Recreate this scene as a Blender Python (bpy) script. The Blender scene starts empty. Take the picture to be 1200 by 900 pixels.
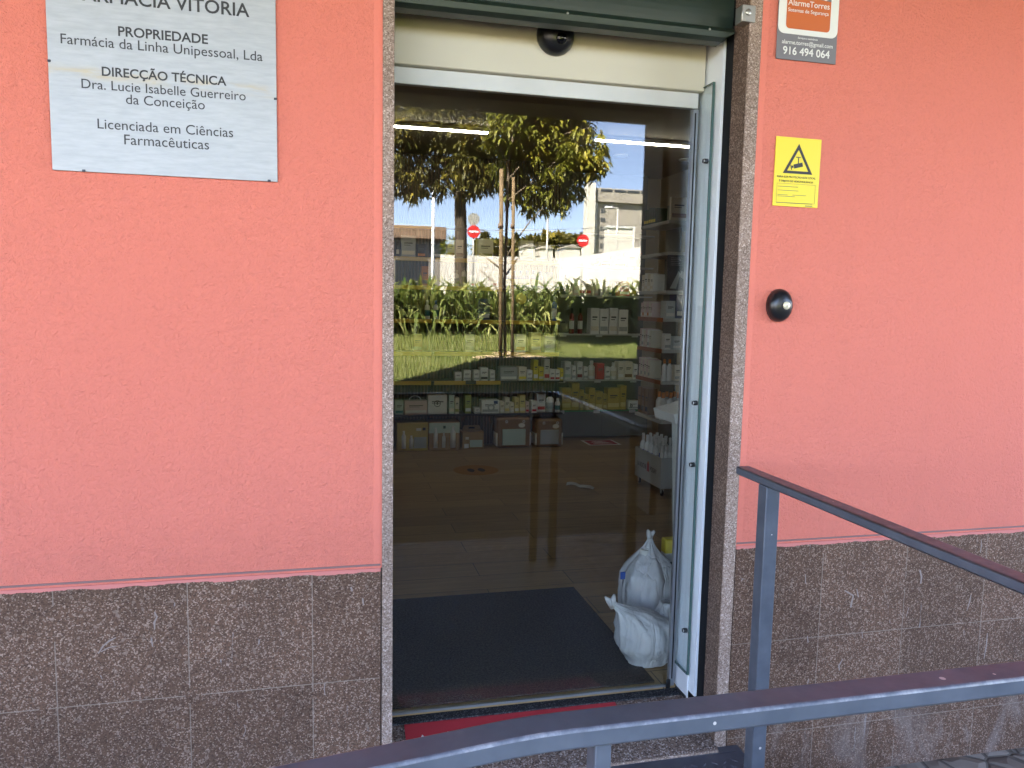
import bpy, bmesh, math, random, os
from mathutils import Vector, Matrix, noise
R = math.radians
S = bpy.context.scene
C = S.collection
rnd = random.Random(7)

# ------------------------------------------------------------------ camera
CAM = Vector((0.0, -2.23, 1.388))
YAW, PIT, ROL = R(13.6), R(-5.9), R(1.108)
FWD = Vector((math.sin(YAW) * math.cos(PIT), math.cos(YAW) * math.cos(PIT), math.sin(PIT)))
R0 = Vector((math.cos(YAW), -math.sin(YAW), 0))
U0 = R0.cross(FWD)
RT = R0 * math.cos(ROL) + U0 * math.sin(ROL)
UP = U0 * math.cos(ROL) - R0 * math.sin(ROL)
cam = bpy.data.cameras.new('camera')
cam.sensor_width = 36; cam.lens = 27.0; cam.clip_start = 0.05; cam.clip_end = 2000
co = bpy.data.objects.new('camera', cam); C.objects.link(co)
co.matrix_world = Matrix(((RT.x, UP.x, -FWD.x, CAM.x), (RT.y, UP.y, -FWD.y, CAM.y), (RT.z, UP.z, -FWD.z, CAM.z), (0, 0, 0, 1)))
S.camera = co
# ------------------------------------------------------------------ light
SUN_EL, SUN_AZ = R(50), R(-45)       # azimuth from +y towards +x
w = bpy.data.worlds.new('World'); S.world = w; w.use_nodes = True
nt = w.node_tree
sky = nt.nodes.new('ShaderNodeTexSky'); sky.sky_type = 'NISHITA'; sky.sun_disc = False
sky.sun_elevation = SUN_EL; sky.sun_rotation = SUN_AZ; sky.air_density = 0.62; sky.dust_density = 0.0; sky.ozone_density = 3.2; sky.altitude = 600
bg = nt.nodes['Background']; bg.inputs[1].default_value = 0.105
wb = nt.nodes.new('ShaderNodeMix'); wb.data_type = 'RGBA'; wb.blend_type = 'MULTIPLY'; wb.inputs[0].default_value = 1
wb.inputs[7].default_value = (1.0, .80, .70, 1)           # the camera's white balance for open shade
nt.links.new(sky.outputs[0], wb.inputs[6]); nt.links.new(wb.outputs[2], bg.inputs[0])
sl = bpy.data.lights.new('sun', 'SUN'); sl.energy = 5.0; sl.angle = R(0.53); sl.color = (1, .94, .85)
so = bpy.data.objects.new('sun', sl); C.objects.link(so)
sd = Vector((math.sin(SUN_AZ) * math.cos(SUN_EL), math.cos(SUN_AZ) * math.cos(SUN_EL), math.sin(SUN_EL)))
so.rotation_euler = sd.to_track_quat('Z', 'Y').to_euler(); so.location = (0, 30, 40)
S.view_settings.view_transform = 'Standard'; S.view_settings.look = 'None'
S.view_settings.gamma = 1; S.view_settings.use_curve_mapping = False
S.view_settings.exposure = 4.78
cy = S.cycles
cy.max_bounces = 10; cy.diffuse_bounces = 5; cy.glossy_bounces = 5; cy.transparent_max_bounces = 24; cy.transmission_bounces = 6
cy.caustics_reflective = False; cy.caustics_refractive = False; cy.sample_clamp_indirect = 6

# ------------------------------------------------------------------ measuring helpers (pixel of the 1200x900 photo -> point on a plane)
GY = 0.27                                     # glass plane
def ray(px, py): return RT * ((px - 600) / 900) - UP * ((py - 450) / 900) + FWD
def P(px, py, y): d = ray(px, py); return CAM + d * ((y - CAM.y) / d.y)
def PX(px, py, x): d = ray(px, py); return CAM + d * ((x - CAM.x) / d.x)
def PZ(px, py, z): d = ray(px, py); return CAM + d * ((z - CAM.z) / d.z)
def M(px, py, dist):                          # a thing seen mirrored in the glass, at unfolded distance dist
    p = P(px, py, CAM.y + dist); return Vector((p.x, 2 * GY - p.y, p.z))

# ------------------------------------------------------------------ materials
MATS = {}
def mat(name, col=(.5, .5, .5), rough=.6, metal=0., spec=.5, emit=None, es=0., coat=0.):
    if name in MATS: return MATS[name]
    m = bpy.data.materials.new(name); m.use_nodes = True
    b = m.node_tree.nodes['Principled BSDF']
    b.inputs['Base Color'].default_value = (*col, 1); b.inputs['Roughness'].default_value = rough
    b.inputs['Metallic'].default_value = metal; b.inputs['Specular IOR Level'].default_value = spec
    b.inputs['Coat Weight'].default_value = coat
    if emit: b.inputs['Emission Color'].default_value = (*emit, 1); b.inputs['Emission Strength'].default_value = es
    MATS[name] = m; return m
class NT:
    def __init__(s, m): s.m = m; s.t = m.node_tree; s.b = s.t.nodes['Principled BSDF']
    def n(s, typ, **k):
        x = s.t.nodes.new('ShaderNode' + typ)
        for a, v in k.items():
            if a == 'ins':
                for i, vv in v.items():
                    if hasattr(vv, 'is_output') or isinstance(vv, bpy.types.NodeSocket): s.t.links.new(vv, x.inputs[i])
                    else: x.inputs[i].default_value = vv
            else: setattr(x, a, v)
        return x
    def coord(s): return s.n('TexCoord').outputs['Object']
    def noise(s, sc, det=3, vec=None, rough=.55, dist=0.): return s.n('TexNoise', ins={'Vector': vec or s.coord(), 'Scale': sc, 'Detail': det, 'Roughness': rough, 'Distortion': dist}).outputs['Fac']
    def vor(s, sc, feat='F1', vec=None): return s.n('TexVoronoi', feature=feat, ins={'Vector': vec or s.coord(), 'Scale': sc})
    def math(s, op, a, b=0., c=0.): return s.n('Math', operation=op, ins={0: a, 1: b, 2: c}).outputs[0]
    def ramp(s, f, pts):
        r = s.n('ValToRGB', ins={0: f}); e = r.color_ramp.elements
        while len(e) < len(pts): e.new(.5)
        for i, (p, c) in enumerate(pts): e[i].position = p; e[i].color = (*c, 1) if len(c) == 3 else c
        return r.outputs[0]
    def mix(s, f, a, b, t='MIX'):
        x = s.n('Mix', data_type='RGBA', blend_type=t)
        for i, v in ((0, f), (6, a), (7, b)):
            if isinstance(v, bpy.types.NodeSocket): s.t.links.new(v, x.inputs[i])
            elif i == 0: x.inputs[0].default_value = v
            else: x.inputs[i].default_value = (*v, 1)
        return x.outputs[2]
    def sep(s, v): return s.n('SeparateXYZ', ins={0: v}).outputs
    def col(s, c): s.t.links.new(c, s.b.inputs['Base Color'])
    def rough(s, c): s.t.links.new(c, s.b.inputs['Roughness'])
    def bump(s, h, strength=.5, dist=.01): s.t.links.new(s.n('Bump', ins={'Strength': strength, 'Distance': dist, 'Height': h}).outputs[0], s.b.inputs['Normal'])
g = lambda v: (v, v, v)

def m_noise(name, c1, c2, sc, rough=.7, bump=0, bsc=None, det=4, metal=0., spec=.5):
    if name in MATS: return MATS[name]
    m = mat(name, c1, rough, metal, spec); t = NT(m)
    t.col(t.ramp(t.noise(sc, det), [(.3, c1), (.7, c2)]))
    if bump: t.bump(t.noise(bsc or sc * 4, 3), bump, .004)
    return m

# stucco
m = mat('stucco', (.71, .215, .175), .82, spec=.3); t = NT(m)
oc = t.coord(); xyz = t.sep(oc)
n1 = t.noise(88, 3, oc, .6, .9); n2 = t.noise(210, 2, oc, .6); big = t.noise(1.6, 4, oc)
base = t.mix(t.math('MULTIPLY', big, .5), (.80, .225, .155), (.765, .21, .143))
fine = t.ramp(n1, [(.25, g(.93)), (.5, g(1.0))])
gm = t.math('MULTIPLY', t.n('MapRange', ins={0: xyz[2], 1: .61, 2: .80, 3: 1., 4: 0.}).outputs[0], t.ramp(t.noise(7, 5, oc, .65), [(.42, g(0)), (.75, g(1))]))
strk = t.ramp(t.noise(3.2, 4, t.n('Mapping', ins={'Vector': oc, 'Scale': (3.5, 1, .16)}).outputs[0], .6, .3), [(.5, g(0)), (.8, g(1))])
base = t.mix(t.math('MULTIPLY', gm, .22), base, (.36, .14, .11)); base = t.mix(t.math('MULTIPLY', strk, .07), base, (.50, .16, .11))
t.col(t.mix(1., base, fine, 'MULTIPLY'))
hh = t.math('ADD', n1, t.math('MULTIPLY', n2, .45))
# smooth trowelled band next to the door jambs
dl = t.math('ABSOLUTE', t.math('SUBTRACT', xyz[0], .732)); edge = t.math('GREATER_THAN', dl, .605)
wob = t.math('LESS_THAN', t.math('ADD', dl, t.math('MULTIPLY', t.noise(30, 2, oc), .008)), .598)
smooth = t.math('MAXIMUM', t.math('SUBTRACT', 1., wob), 0.)
inner = t.math('LESS_THAN', dl, .6)
keep = t.math('ADD', t.math('MULTIPLY', t.math('GREATER_THAN', t.math('ADD', dl, t.math('MULTIPLY', t.noise(25, 2, oc), .01)), .608), .9), .1)
t.bump(t.math('MULTIPLY', hh, keep), 1.0, .0065)

def granite(name, base, dark, light, sc, tiles=False):
    m = mat(name, base, .7, spec=.15); t = NT(m); oc = t.coord()
    v = t.vor(sc, vec=oc).outputs['Color']; r = t.sep(v)
    v2 = t.sep(t.vor(sc * .42, vec=oc).outputs['Color'])
    c = t.ramp(r[0], [(0, dark), (.3, base), (.72, tuple(min(1, x * 1.25) for x in base)), (.86, light), (1, tuple(min(1, x * 1.5) for x in light))])
    c = t.mix(t.math('MULTIPLY', t.math('GREATER_THAN', v2[1], .975), .75), c, light)
    c = t.mix(t.ramp(t.noise(sc * .3, 3, oc), [(.3, g(.35)), (.6, g(0))]), c, dark)
    c = t.mix(t.math('MULTIPLY', t.math('GREATER_THAN', t.noise(4, 4, oc), .5), .12), c, (.02, .016, .013))
    if tiles:
        x, y, z = t.sep(oc)
        def line(u, off, per, wd):
            k = t.math('MODULO', t.math('ADD', u, 50 * per - off), per)
            return t.math('MINIMUM', t.math('LESS_THAN', k, wd), 1.)
        ln = t.math('MAXIMUM', line(x, -.723, .338, .0028), line(z, .266, .333, .0030))
        ln = t.math('MULTIPLY', ln, t.math('GREATER_THAN', t.noise(6, 3, oc), .38))
        c = t.mix(t.math('MULTIPLY', ln, .6), c, (.34, .27, .21))
        ti = t.n('TexWhiteNoise', noise_dimensions='2D', ins={'Vector': t.n('CombineXYZ', ins={0: t.math('FLOOR', t.math('DIVIDE', t.math('ADD', x, 50 * .338 + .723), .338)), 1: t.math('FLOOR', t.math('DIVIDE', t.math('ADD', z, 50 * .333 - .266), .333))}).outputs[0]}).outputs['Value']
        c = t.mix(1., c, t.ramp(ti, [(0, g(.86)), (1, g(1.08))]), 'MULTIPLY')
        # efflorescence and drips near the ground, scattered white paint spots
        st = t.noise(5, 5, t.n('Mapping', ins={'Vector': oc, 'Scale': (1.6, 1, .7)}).outputs[0], .65, .8)
        low = t.n('MapRange', ins={0: z, 1: .12, 2: -.1, 3: 0., 4: 1.}).outputs[0]
        c = t.mix(t.math('MULTIPLY', t.math('MULTIPLY', t.ramp(st, [(.5, g(0)), (.68, g(1))]), low), .35), c, (.36, .29, .25))
        drip = t.noise(9, 4, t.n('Mapping', ins={'Vector': oc, 'Scale': (3.2, 1, .55)}).outputs[0], .6, 1.6)
        c = t.mix(t.math('MULTIPLY', t.ramp(drip, [(.685, g(0)), (.72, g(1))]), .35), c, (.5, .47, .44))
        # ragged edge of the pink paint running onto the top of the stone
        pe = t.math('ADD', z, t.math('MULTIPLY', t.math('SUBTRACT', t.noise(14, 6, oc, .7), .5), .024))
        c = t.mix(t.math('GREATER_THAN', pe, .5965), c, (.68, .23, .19))
    t.col(c); t.bump(r[1], .12, .002)
    return m
granite('plinth_granite', (.145, .080, .050), (.08, .046, .030), (.30, .205, .15), 290, True)
granite('jamb_granite', (.32, .225, .17), (.17, .115, .085), (.48, .37, .30), 320)
granite('shaded_jamb_granite', (.15, .098, .07), (.08, .05, .036), (.25, .18, .14), 300)  # darker copy of the jamb granite, the reveal's shade put into its colour
granite('sill_granite', (.17, .115, .085), (.05, .035, .03), (.36, .29, .25), 230)
granite('threshold_granite', (.035, .033, .035), (.012, .012, .013), (.11, .11, .11), 300)

# painted metal of the railing with small chips
m = mat('slate_paint', (.075, .078, .10), .42, spec=.33); t = NT(m); oc = t.coord()
c = t.ramp(t.noise(14, 4, oc), [(.35, (.085, .095, .112)), (.7, (.118, .128, .148))])
v = t.vor(26, vec=oc); chip = t.math('MULTIPLY', t.math('LESS_THAN', v.outputs['Distance'], .11), t.math('GREATER_THAN', t.sep(v.outputs['Color'])[0], .80))
t.col(t.mix(chip, c, (.55, .5, .45))); t.rough(t.ramp(t.noise(40, 3, oc), [(.3, g(.30)), (.7, g(.46))]))
t.bump(t.noise(90, 2, oc), .06, .002)

mat('alu_white', (.84, .86, .85), .35); mat('header_cream', (.64, .585, .455), .45)
m_noise('rail_grey', (.60, .60, .57), (.66, .66, .63), 6, .4)
mat('alu_grey', (.30, .31, .32), .35, .6); mat('black_rubber', (.006, .006, .007), .7, spec=.2)
mat('shutter_green', (.016, .030, .021), .42); mat('steel', (.5, .48, .43), .38, .9)
mat('dark_metal', (.06, .06, .06), .35, .8)
mat('black_plastic', (.012, .012, .013), .28); mat('lens_black', (.004, .004, .005), .08)
mat('white_plastic', (.78, .78, .76), .4); mat('ink', (.035, .033, .032), .6); mat('ink_soft', (.075, .073, .072), .6)
mat('white_print', (.82, .80, .74), .6); mat('orange_print', (.60, .13, .02), .5); mat('grey_print', (.19, .175, .18), .5)
mat('yellow_print', (.86, .66, .015), .45); mat('red_print', (.42, .03, .04), .5)
mat('joint_mortar', (.26, .15, .13), .8)
mat('sticker_orange', (.34, .15, .02), .5)
mat('price_strip_orange', (.30, .10, .03), .5)
mat('brass', (.74, .66, .46), .4, .3)
m_noise('shop_paint', (.36, .305, .20), (.40, .34, .225), 3, .8); m_noise('ceiling_paint', (.30, .26, .20), (.33, .29, .22), 3, .9)
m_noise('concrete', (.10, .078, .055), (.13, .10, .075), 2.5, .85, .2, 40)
m_noise('shelf_board_black', (.02, .018, .016), (.03, .027, .024), 12, .4)
m_noise('panel_grey_green', (.12, .125, .10), (.14, .145, .115), 2, .6)
mat('shelf_white', (.46, .46, .43), .4); mat('price_yellow', (.55, .34, .03), .5)
mat('light_tube', (1, 1, 1), .5, emit=(1, .95, .82), es=1.6); mat('spot_glow', (1, 1, 1), .5, emit=(1, .95, .85), es=3)

m = mat('worn_edge_highlight', (.1, .1, .12), .4); t = NT(m)  # worn front ridge of the handrail, with its highlight put into the colour
t.col(t.ramp(t.noise(30, 5, None, .7), [(.36, (.10, .108, .13)), (.52, (.17, .175, .20)), (.74, (.38, .37, .38))]))
# diamond-plate steel colour (studs are modelled)
m_noise('plate_paint', (.06, .063, .08), (.10, .102, .12), 9, .5, .15, 60)
# brushed sign plate
m = mat('brushed_plate', (.43, .43, .415), .45, .15); t = NT(m); oc = t.coord()
st = t.noise(60, 3, t.n('Mapping', ins={'Vector': oc, 'Scale': (.35, 1, 2.2)}).outputs[0])
c = t.ramp(st, [(.3, (.39, .39, .38)), (.7, (.46, .46, .445))])
x, y, z = t.sep(oc)
band = t.n('MapRange', interpolation_type='SMOOTHSTEP', ins={0: t.math('ABSOLUTE', t.math('SUBTRACT', t.math('ADD', z, t.math('MULTIPLY', x, .03)), .243)), 1: .004, 2: .022, 3: 1., 4: 0.}).outputs[0]
sm = t.noise(16, 5, t.n('Mapping', ins={'Vector': oc, 'Scale': (.5, 1, 2)}).outputs[0], .65, .5)
c = t.mix(t.math('MULTIPLY', t.math('MULTIPLY', band, t.ramp(sm, [(.42, g(0)), (.62, g(1))])), .65), c, (.50, .38, .19))
t.col(c); t.bump(st, .04, .002)
# shop floor planks
m = mat('plank_floor', (.1, .07, .04), .38); t = NT(m); oc = t.coord()
bk = t.n('TexBrick', offset=.37, ins={'Vector': oc, 'Color1': (.42, .275, .115, 1), 'Color2': (.31, .20, .085, 1), 'Mortar': (.03, .02, .012, 1), 'Scale': 1., 'Mortar Size': .002, 'Brick Width': 1.2, 'Row Height': .19})
gr = t.noise(9, 5, t.n('Mapping', ins={'Vector': oc, 'Scale': (.35, 5, 1)}).outputs[0], .6, .6)
t.col(t.mix(1., bk.outputs[0], t.ramp(gr, [(.3, g(.7)), (.7, g(1.15))]), 'MULTIPLY'))
# door mat
m = mat('mat_pile', (.02, .021, .024), .95, spec=.15); t = NT(m); oc = t.coord()
t.col(t.ramp(t.noise(120, 3, oc, .7), [(.35, (.024, .021, .020)), (.65, (.098, .084, .076))])); t.bump(t.noise(220, 2, oc), .8, .006)
# slatted back wall
m = mat('slat_wood', (.17, .125, .075), .55); t = NT(m); oc = t.coord()
t.col(t.ramp(t.noise(5, 4, t.n('Mapping', ins={'Vector': oc, 'Scale': (9, 9, .6)}).outputs[0]), [(.3, (.055, .040, .023)), (.7, (.095, .070, .041))]))
# white bag film
m = mat('bag_film', (.86, .87, .90), .26, spec=.55); t = NT(m)
tr = t.n('BsdfTranslucent', ins={0: (.82, .84, .88, 1)}); tp = t.n('BsdfTransparent', ins={0: (.95, .96, 1, 1)})
a1 = t.n('MixShader', ins={0: .22, 1: t.b.outputs[0], 2: tr.outputs[0]})
a2 = t.n('MixShader', ins={0: .10, 1: a1.outputs[0], 2: tp.outputs[0]})
t.t.links.new(a2.outputs[0], t.t.nodes['Material Output'].inputs[0]); lf = t.n('Mapping', ins={'Vector': t.coord(), 'Scale': (1, 1, .22)}).outputs[0]
cr = t.math('ADD', t.math('POWER', t.math('ABSOLUTE', t.math('SUBTRACT', t.noise(20, 2, lf, .5, .7), .5)), .6), t.math('MULTIPLY', t.noise(9, 3, None, .5, .6), .5))
t.bump(cr, .75, .018)
# door glass: clear tinted sheet with strong mirror coat
def glass(name, tint, refl, fres):
    m = mat(name); t = NT(m)
    lw = t.n('LayerWeight', ins={0: .35}).outputs['Fresnel']
    f = t.math('ADD', refl, t.math('MULTIPLY', lw, fres))
    tp = t.n('BsdfTransparent', ins={0: (*tint, 1)}); gl = t.n('BsdfGlossy', ins={0: (1, 1, 1, 1), 1: 0.0})
    x = t.n('MixShader', ins={0: f, 1: tp.outputs[0], 2: gl.outputs[0]})
    t.t.links.new(x.outputs[0], t.t.nodes['Material Output'].inputs[0]); return m
glass('door_glass', (.93, .93, .89), .042, .06)
glass('side_glass', (.965, .985, .98), .03, .10)
mat('glass_edge', (.06, .115, .10), .2)
# outdoors
m = mat('cobbles', (.3, .25, .2), .8); t = NT(m); oc = t.coord()
ov = t.n('Mapping', ins={'Vector': oc, 'Rotation': (0, 0, R(38))}).outputs[0]
v = t.vor(9.5, vec=ov); ve = t.vor(9.5, 'DISTANCE_TO_EDGE', ov)
c = t.mix(t.sep(v.outputs['Color'])[0], (.30, .25, .20), (.23, .19, .15))
t.col(t.mix(t.math('LESS_THAN', ve.outputs['Distance'], .07), c, (.13, .108, .085)))
t.bump(t.ramp(ve.outputs['Distance'], [(0, g(0)), (.3, g(1))]), .6, .02)
m_noise('lawn_soil', (.085, .10, .022), (.125, .13, .035), 3, .95, .5, 30)
m_noise('shaded_ground', (.035, .026, .016), (.055, .042, .026), 8, .95, .6, 40)
m_noise('asphalt', (.05, .05, .052), (.065, .063, .06), 2, .9)
m_noise('white_render', (.52, .49, .43), (.58, .55, .48), 1.5, .8); m_noise('tower_render', (.27, .245, .205), (.31, .28, .235), .3, .85)
mat('window_dark', (.03, .035, .04), .15); m_noise('shop_render', (.17, .15, .13), (.21, .19, .16), .8, .8); m_noise('brown_fascia', (.16, .10, .06), (.2, .13, .08), 3, .7)
m_noise('bark_dark', (.035, .026, .016), (.07, .052, .034), 14, .9, .6, 30); m_noise('stake_wood', (.14, .095, .048), (.20, .14, .07), 12, .8, .3, 40)
m_noise('twig_bark', (.12, .09, .06), (.2, .16, .11), 20, .9); mat('pole_grey', (.45, .43, .38), .5, .4); mat('pole_dark', (.12, .12, .12), .5, .5)
mat('sign_red', (.55, .02, .015), .4); mat('sign_white', (.8, .8, .78), .4); mat('sign_back', (.42, .40, .33), .45, .5)
def foliage(name, c1, c2, c3, trans=.38):
    m = mat(name, c1, .5, spec=.35); t = NT(m)
    a = t.n('Attribute', attribute_name='tint').outputs['Fac']
    c = t.ramp(a, [(0, c1), (.55, c2), (1, c3)]); t.col(c)
    tr = t.n('BsdfTranslucent', ins={0: c}); x = t.n('MixShader', ins={0: trans, 1: t.b.outputs[0], 2: tr.outputs[0]})
    t.t.links.new(x.outputs[0], t.t.nodes['Material Output'].inputs[0]); return m
foliage('tree_leaf', (.085, .10, .013), (.215, .215, .026), (.44, .38, .04))
foliage('dark_leaf', (.05, .055, .012), (.13, .115, .02), (.32, .25, .03), .28)
foliage('strap_leaf', (.05, .085, .018), (.13, .16, .035), (.34, .34, .12))
foliage('grass_blade', (.085, .13, .02), (.165, .195, .04), (.29, .28, .09))
m_noise('far_wood', (.03, .045, .012), (.075, .085, .022), .35, .95, .8, 1.)

# ------------------------------------------------------------------ mesh helpers
class MB:
    def __init__(s): s.bm = bmesh.new(); s.mats = []; s.lay = None
    def mi(s, m):
        m = MATS[m] if isinstance(m, str) else m
        if m not in s.mats: s.mats.append(m)
        return s.mats.index(m)
    def face(s, pts, m, smooth=False):
        f = s.bm.faces.new([s.bm.verts.new(p) for p in pts]); f.material_index = s.mi(m); f.smooth = smooth; return f
    def box(s, x0, x1, y0, y1, z0, z1, m, bev=0., seg=1, mtx=None):
        i = s.mi(m)
        vs = [s.bm.verts.new((x, y, z)) for z in (z0, z1) for y in (y0, y1) for x in (x0, x1)]
        fs = [s.bm.faces.new([vs[k] for k in q]) for q in ((0, 2, 3, 1), (4, 5, 7, 6), (0, 1, 5, 4), (2, 6, 7, 3), (0, 4, 6, 2), (1, 3, 7, 5))]
        for f in fs: f.material_index = i
        if bev:
            r = bmesh.ops.bevel(s.bm, geom=list({e for f in fs for e in f.edges}), offset=bev, segments=seg, affect='EDGES', profile=.5)
            for f in r['faces']: f.material_index = i; f.smooth = True
            allv = {v for f in fs if f.is_valid for v in f.verts} | {v for f in r['faces'] for v in f.verts}
            vs = list(allv)
        if mtx is not None: bmesh.ops.transform(s.bm, matrix=mtx, verts=[v for v in vs if v.is_valid])
        return s
    def bar(s, a, b, wd, h, m, up=(0, 0, 1), bev=.002):       # rectangular bar from a to b
        a, b = Vector(a), Vector(b); d = (b - a); L = d.length; d.normalize(); up = Vector(up)
        sx = d.cross(up).normalized(); uz = sx.cross(d)
        mt = Matrix(((d.x, sx.x, uz.x, a.x), (d.y, sx.y, uz.y, a.y), (d.z, sx.z, uz.z, a.z), (0, 0, 0, 1)))
        return s.box(0, L, -wd / 2, wd / 2, -h / 2, h / 2, m, bev, 2, mt)
    def tube(s, pts, rad, m, n=8, cap=True):
        i = s.mi(m); pts = [Vector(p) for p in pts]; rings = []
        if not hasattr(rad, '__len__'): rad = [rad] * len(pts)
        ref = Vector((.31, .17, .94))
        for k, p in enumerate(pts):
            d = (pts[min(k + 1, len(pts) - 1)] - pts[max(k - 1, 0)]).normalized()
            u = d.cross(ref if abs(d.dot(ref)) < .95 else Vector((1, 0, 0))).normalized(); v = d.cross(u)
            rings.append([s.bm.verts.new(p + (u * math.cos(2 * math.pi * j / n) + v * math.sin(2 * math.pi * j / n)) * rad[k]) for j in range(n)])
        for k in range(len(rings) - 1):
            for j in range(n):
                f = s.bm.faces.new((rings[k][j], rings[k][(j + 1) % n], rings[k + 1][(j + 1) % n], rings[k + 1][j])); f.material_index = i; f.smooth = True
        if cap:
            for q in (rings[0][::-1], rings[-1]): s.bm.faces.new(q).material_index = i
        return s
    def lathe(s, prof, m, n=16, mtx=None, c=(0, 0, 0)):        # profile (r,z) turned round z; m is one name or one per segment
        rings = []; c = Vector(c)
        for r, z in prof:
            rings.append([s.bm.verts.new((mtx @ Vector((r * math.cos(2 * math.pi * j / n), r * math.sin(2 * math.pi * j / n), z)) if mtx else Vector((r * math.cos(2 * math.pi * j / n), r * math.sin(2 * math.pi * j / n), z))) + c) for j in range(n)])
        for k in range(len(rings) - 1):
            i = s.mi(m if not isinstance(m, list) else m[k])
            for j in range(n):
                f = s.bm.faces.new((rings[k][j], rings[k][(j + 1) % n], rings[k + 1][(j + 1) % n], rings[k + 1][j])); f.material_index = i; f.smooth = True
        s.bm.faces.new(rings[0][::-1]).material_index = s.mi(m if not isinstance(m, list) else m[0]); s.bm.faces.new(rings[-1]).material_index = s.mi(m if not isinstance(m, list) else m[-1])
        return s
    def poly(s, pts, h, m, axis='y'):                           # polygon in xz, extruded along -y by h
        i = s.mi(m); f0 = [s.bm.verts.new(p) for p in pts]; f1 = [s.bm.verts.new((p[0], p[1] - h, p[2])) for p in pts]
        s.bm.faces.new(f0).material_index = i; s.bm.faces.new(f1[::-1]).material_index = i
        for k in range(len(pts)):
            s.bm.faces.new((f0[k], f0[(k + 1) % len(pts)], f1[(k + 1) % len(pts)], f1[k])).material_index = i
        return s
    def build(s, name, parent=None, at=None):
        org = Vector(at) if at is not None else (Vector(parent['_o']) if parent is not None else Vector())
        if parent is not None: org = Vector(parent['_o'])
        bmesh.ops.recalc_face_normals(s.bm, faces=s.bm.faces[:]) if not s.lay else None
        if org.length: bmesh.ops.translate(s.bm, vec=-org, verts=s.bm.verts[:])
        me = bpy.data.meshes.new(name); s.bm.to_mesh(me); s.bm.free()
        for m in s.mats: me.materials.append(m)
        o = bpy.data.objects.new(name, me); C.objects.link(o)
        if parent is not None: o.parent = parent; o['_o'] = list(org)
        else: o.location = org; o['_o'] = list(org)
        return o
def tag(o, label, cat, group=None):
    o['label'] = label; o['category'] = cat
    if group: o['group'] = group
    return o
def thing(name, label, cat, loc, group=None):
    o = bpy.data.objects.new(name, None); C.objects.link(o); o.location = loc; o['_o'] = list(loc); o.empty_display_size = .05
    return tag(o, label, cat, group)
def struct(o): o['kind'] = 'structure'; return o
def stuff(o): o['kind'] = 'stuff'; return o

def text(body, width, center, m, parent, name='lettering', bold=0., depth=.0006, rot=None, spacing=1.0, height=None):
    cu = bpy.data.curves.new('lettering', 'FONT'); cu.body = body; cu.align_x = 'CENTER'
    cu.size = 1; cu.bevel_depth = max(0, bold); cu.bevel_resolution = 0; cu.extrude = 0; cu.space_character = spacing; cu.resolution_u = 4
    o = bpy.data.objects.new('lettering', cu); C.objects.link(o); bpy.context.view_layer.update()
    me = bpy.data.meshes.new_from_object(o.evaluated_get(bpy.context.evaluated_depsgraph_get()))
    bpy.data.objects.remove(o); bpy.data.curves.remove(cu)
    xs = [v.co.x for v in me.vertices]; ys = [v.co.y for v in me.vertices]
    k = width / (max(xs) - min(xs)); cx = (max(xs) + min(xs)) / 2
    ky = k if height is None else height / (max(ys) - min(ys))
    rm = rot or Matrix.Rotation(R(90), 4, 'X')
    loc = Vector(center) - (Vector(parent['_o']) if parent is not None else Vector())
    bm = bmesh.new(); bm.from_mesh(me); nrm = rm.to_3x3() @ Vector((0, 0, 1))
    if bold > 0:                                  # thickened strokes: the bevelled letter squeezed to a thin relief
        for v in bm.verts: v.co = (rm @ Vector(((v.co.x - cx) * k, v.co.y * ky, (v.co.z + bold) / (2 * bold) * depth))) + loc
    else:
        for v in bm.verts: v.co = (rm @ Vector(((v.co.x - cx) * k, v.co.y * ky, 0))) + loc
        r = bmesh.ops.extrude_face_region(bm, geom=bm.faces[:])
        bmesh.ops.translate(bm, vec=nrm * depth, verts=[e for e in r['geom'] if isinstance(e, bmesh.types.BMVert)])
    bm.to_mesh(me); bm.free(); me.materials.clear(); me.materials.append(MATS[m])
    o = bpy.data.objects.new(name, me); C.objects.link(o); o.parent = parent; return o

# ================================================================== THE BUILDING
XL, XR = .186, 1.267                       # door opening
bld = thing('pharmacy_building', 'salmon pink pharmacy building with granite plinth and sliding glass door under an arcade', 'building', (0, 0, 0))
b = MB()
b.box(-9, .154, .0, .2, .607, 3.05, 'stucco'); b.build('stucco_wall', bld)
b = MB(); b.box(1.310, 12, .0, .2, .607, 3.05, 'stucco'); b.build('stucco_wall', bld)
b = MB(); b.box(.154, 1.310, .0, .2, 2.47, 3.05, 'stucco'); b.build('stucco_wall', bld)
# groove line just above the plinth
for x0, x1 in ((-9, .150), (1.314, 12)):
    b = MB(); b.box(x0, x1, -.0022, .0, .6135, .6195, 'joint_mortar', .0008); b.build('joint_strip', bld)
    b = MB(); b.box(x0 if x0 < 0 else 1.3135, x1 if x1 > 5 else .1505, -.003, .15, -.30, .6068, 'plinth_granite'); b.build('plinth', bld)
for xa, xb in ((.154, .186), (1.267, 1.310)):
    b = MB(); b.box(xa, xb, -.006, .0, -.1, 2.44, 'jamb_granite', .0025, 2); b.box(xa, xb, .0002, .085, -.1, 2.44, 'shaded_jamb_granite'); b.build('jamb', bld)
    b = MB(); b.box(xa, xb, .0855, .30, -.1, 2.44, 'black_rubber'); b.build('guide_channel', bld)
b = MB(); b.box(.154, 1.310, -.006, .085, 2.4405, 2.47, 'jamb_granite', .002); b.build('lintel', bld)
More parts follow.
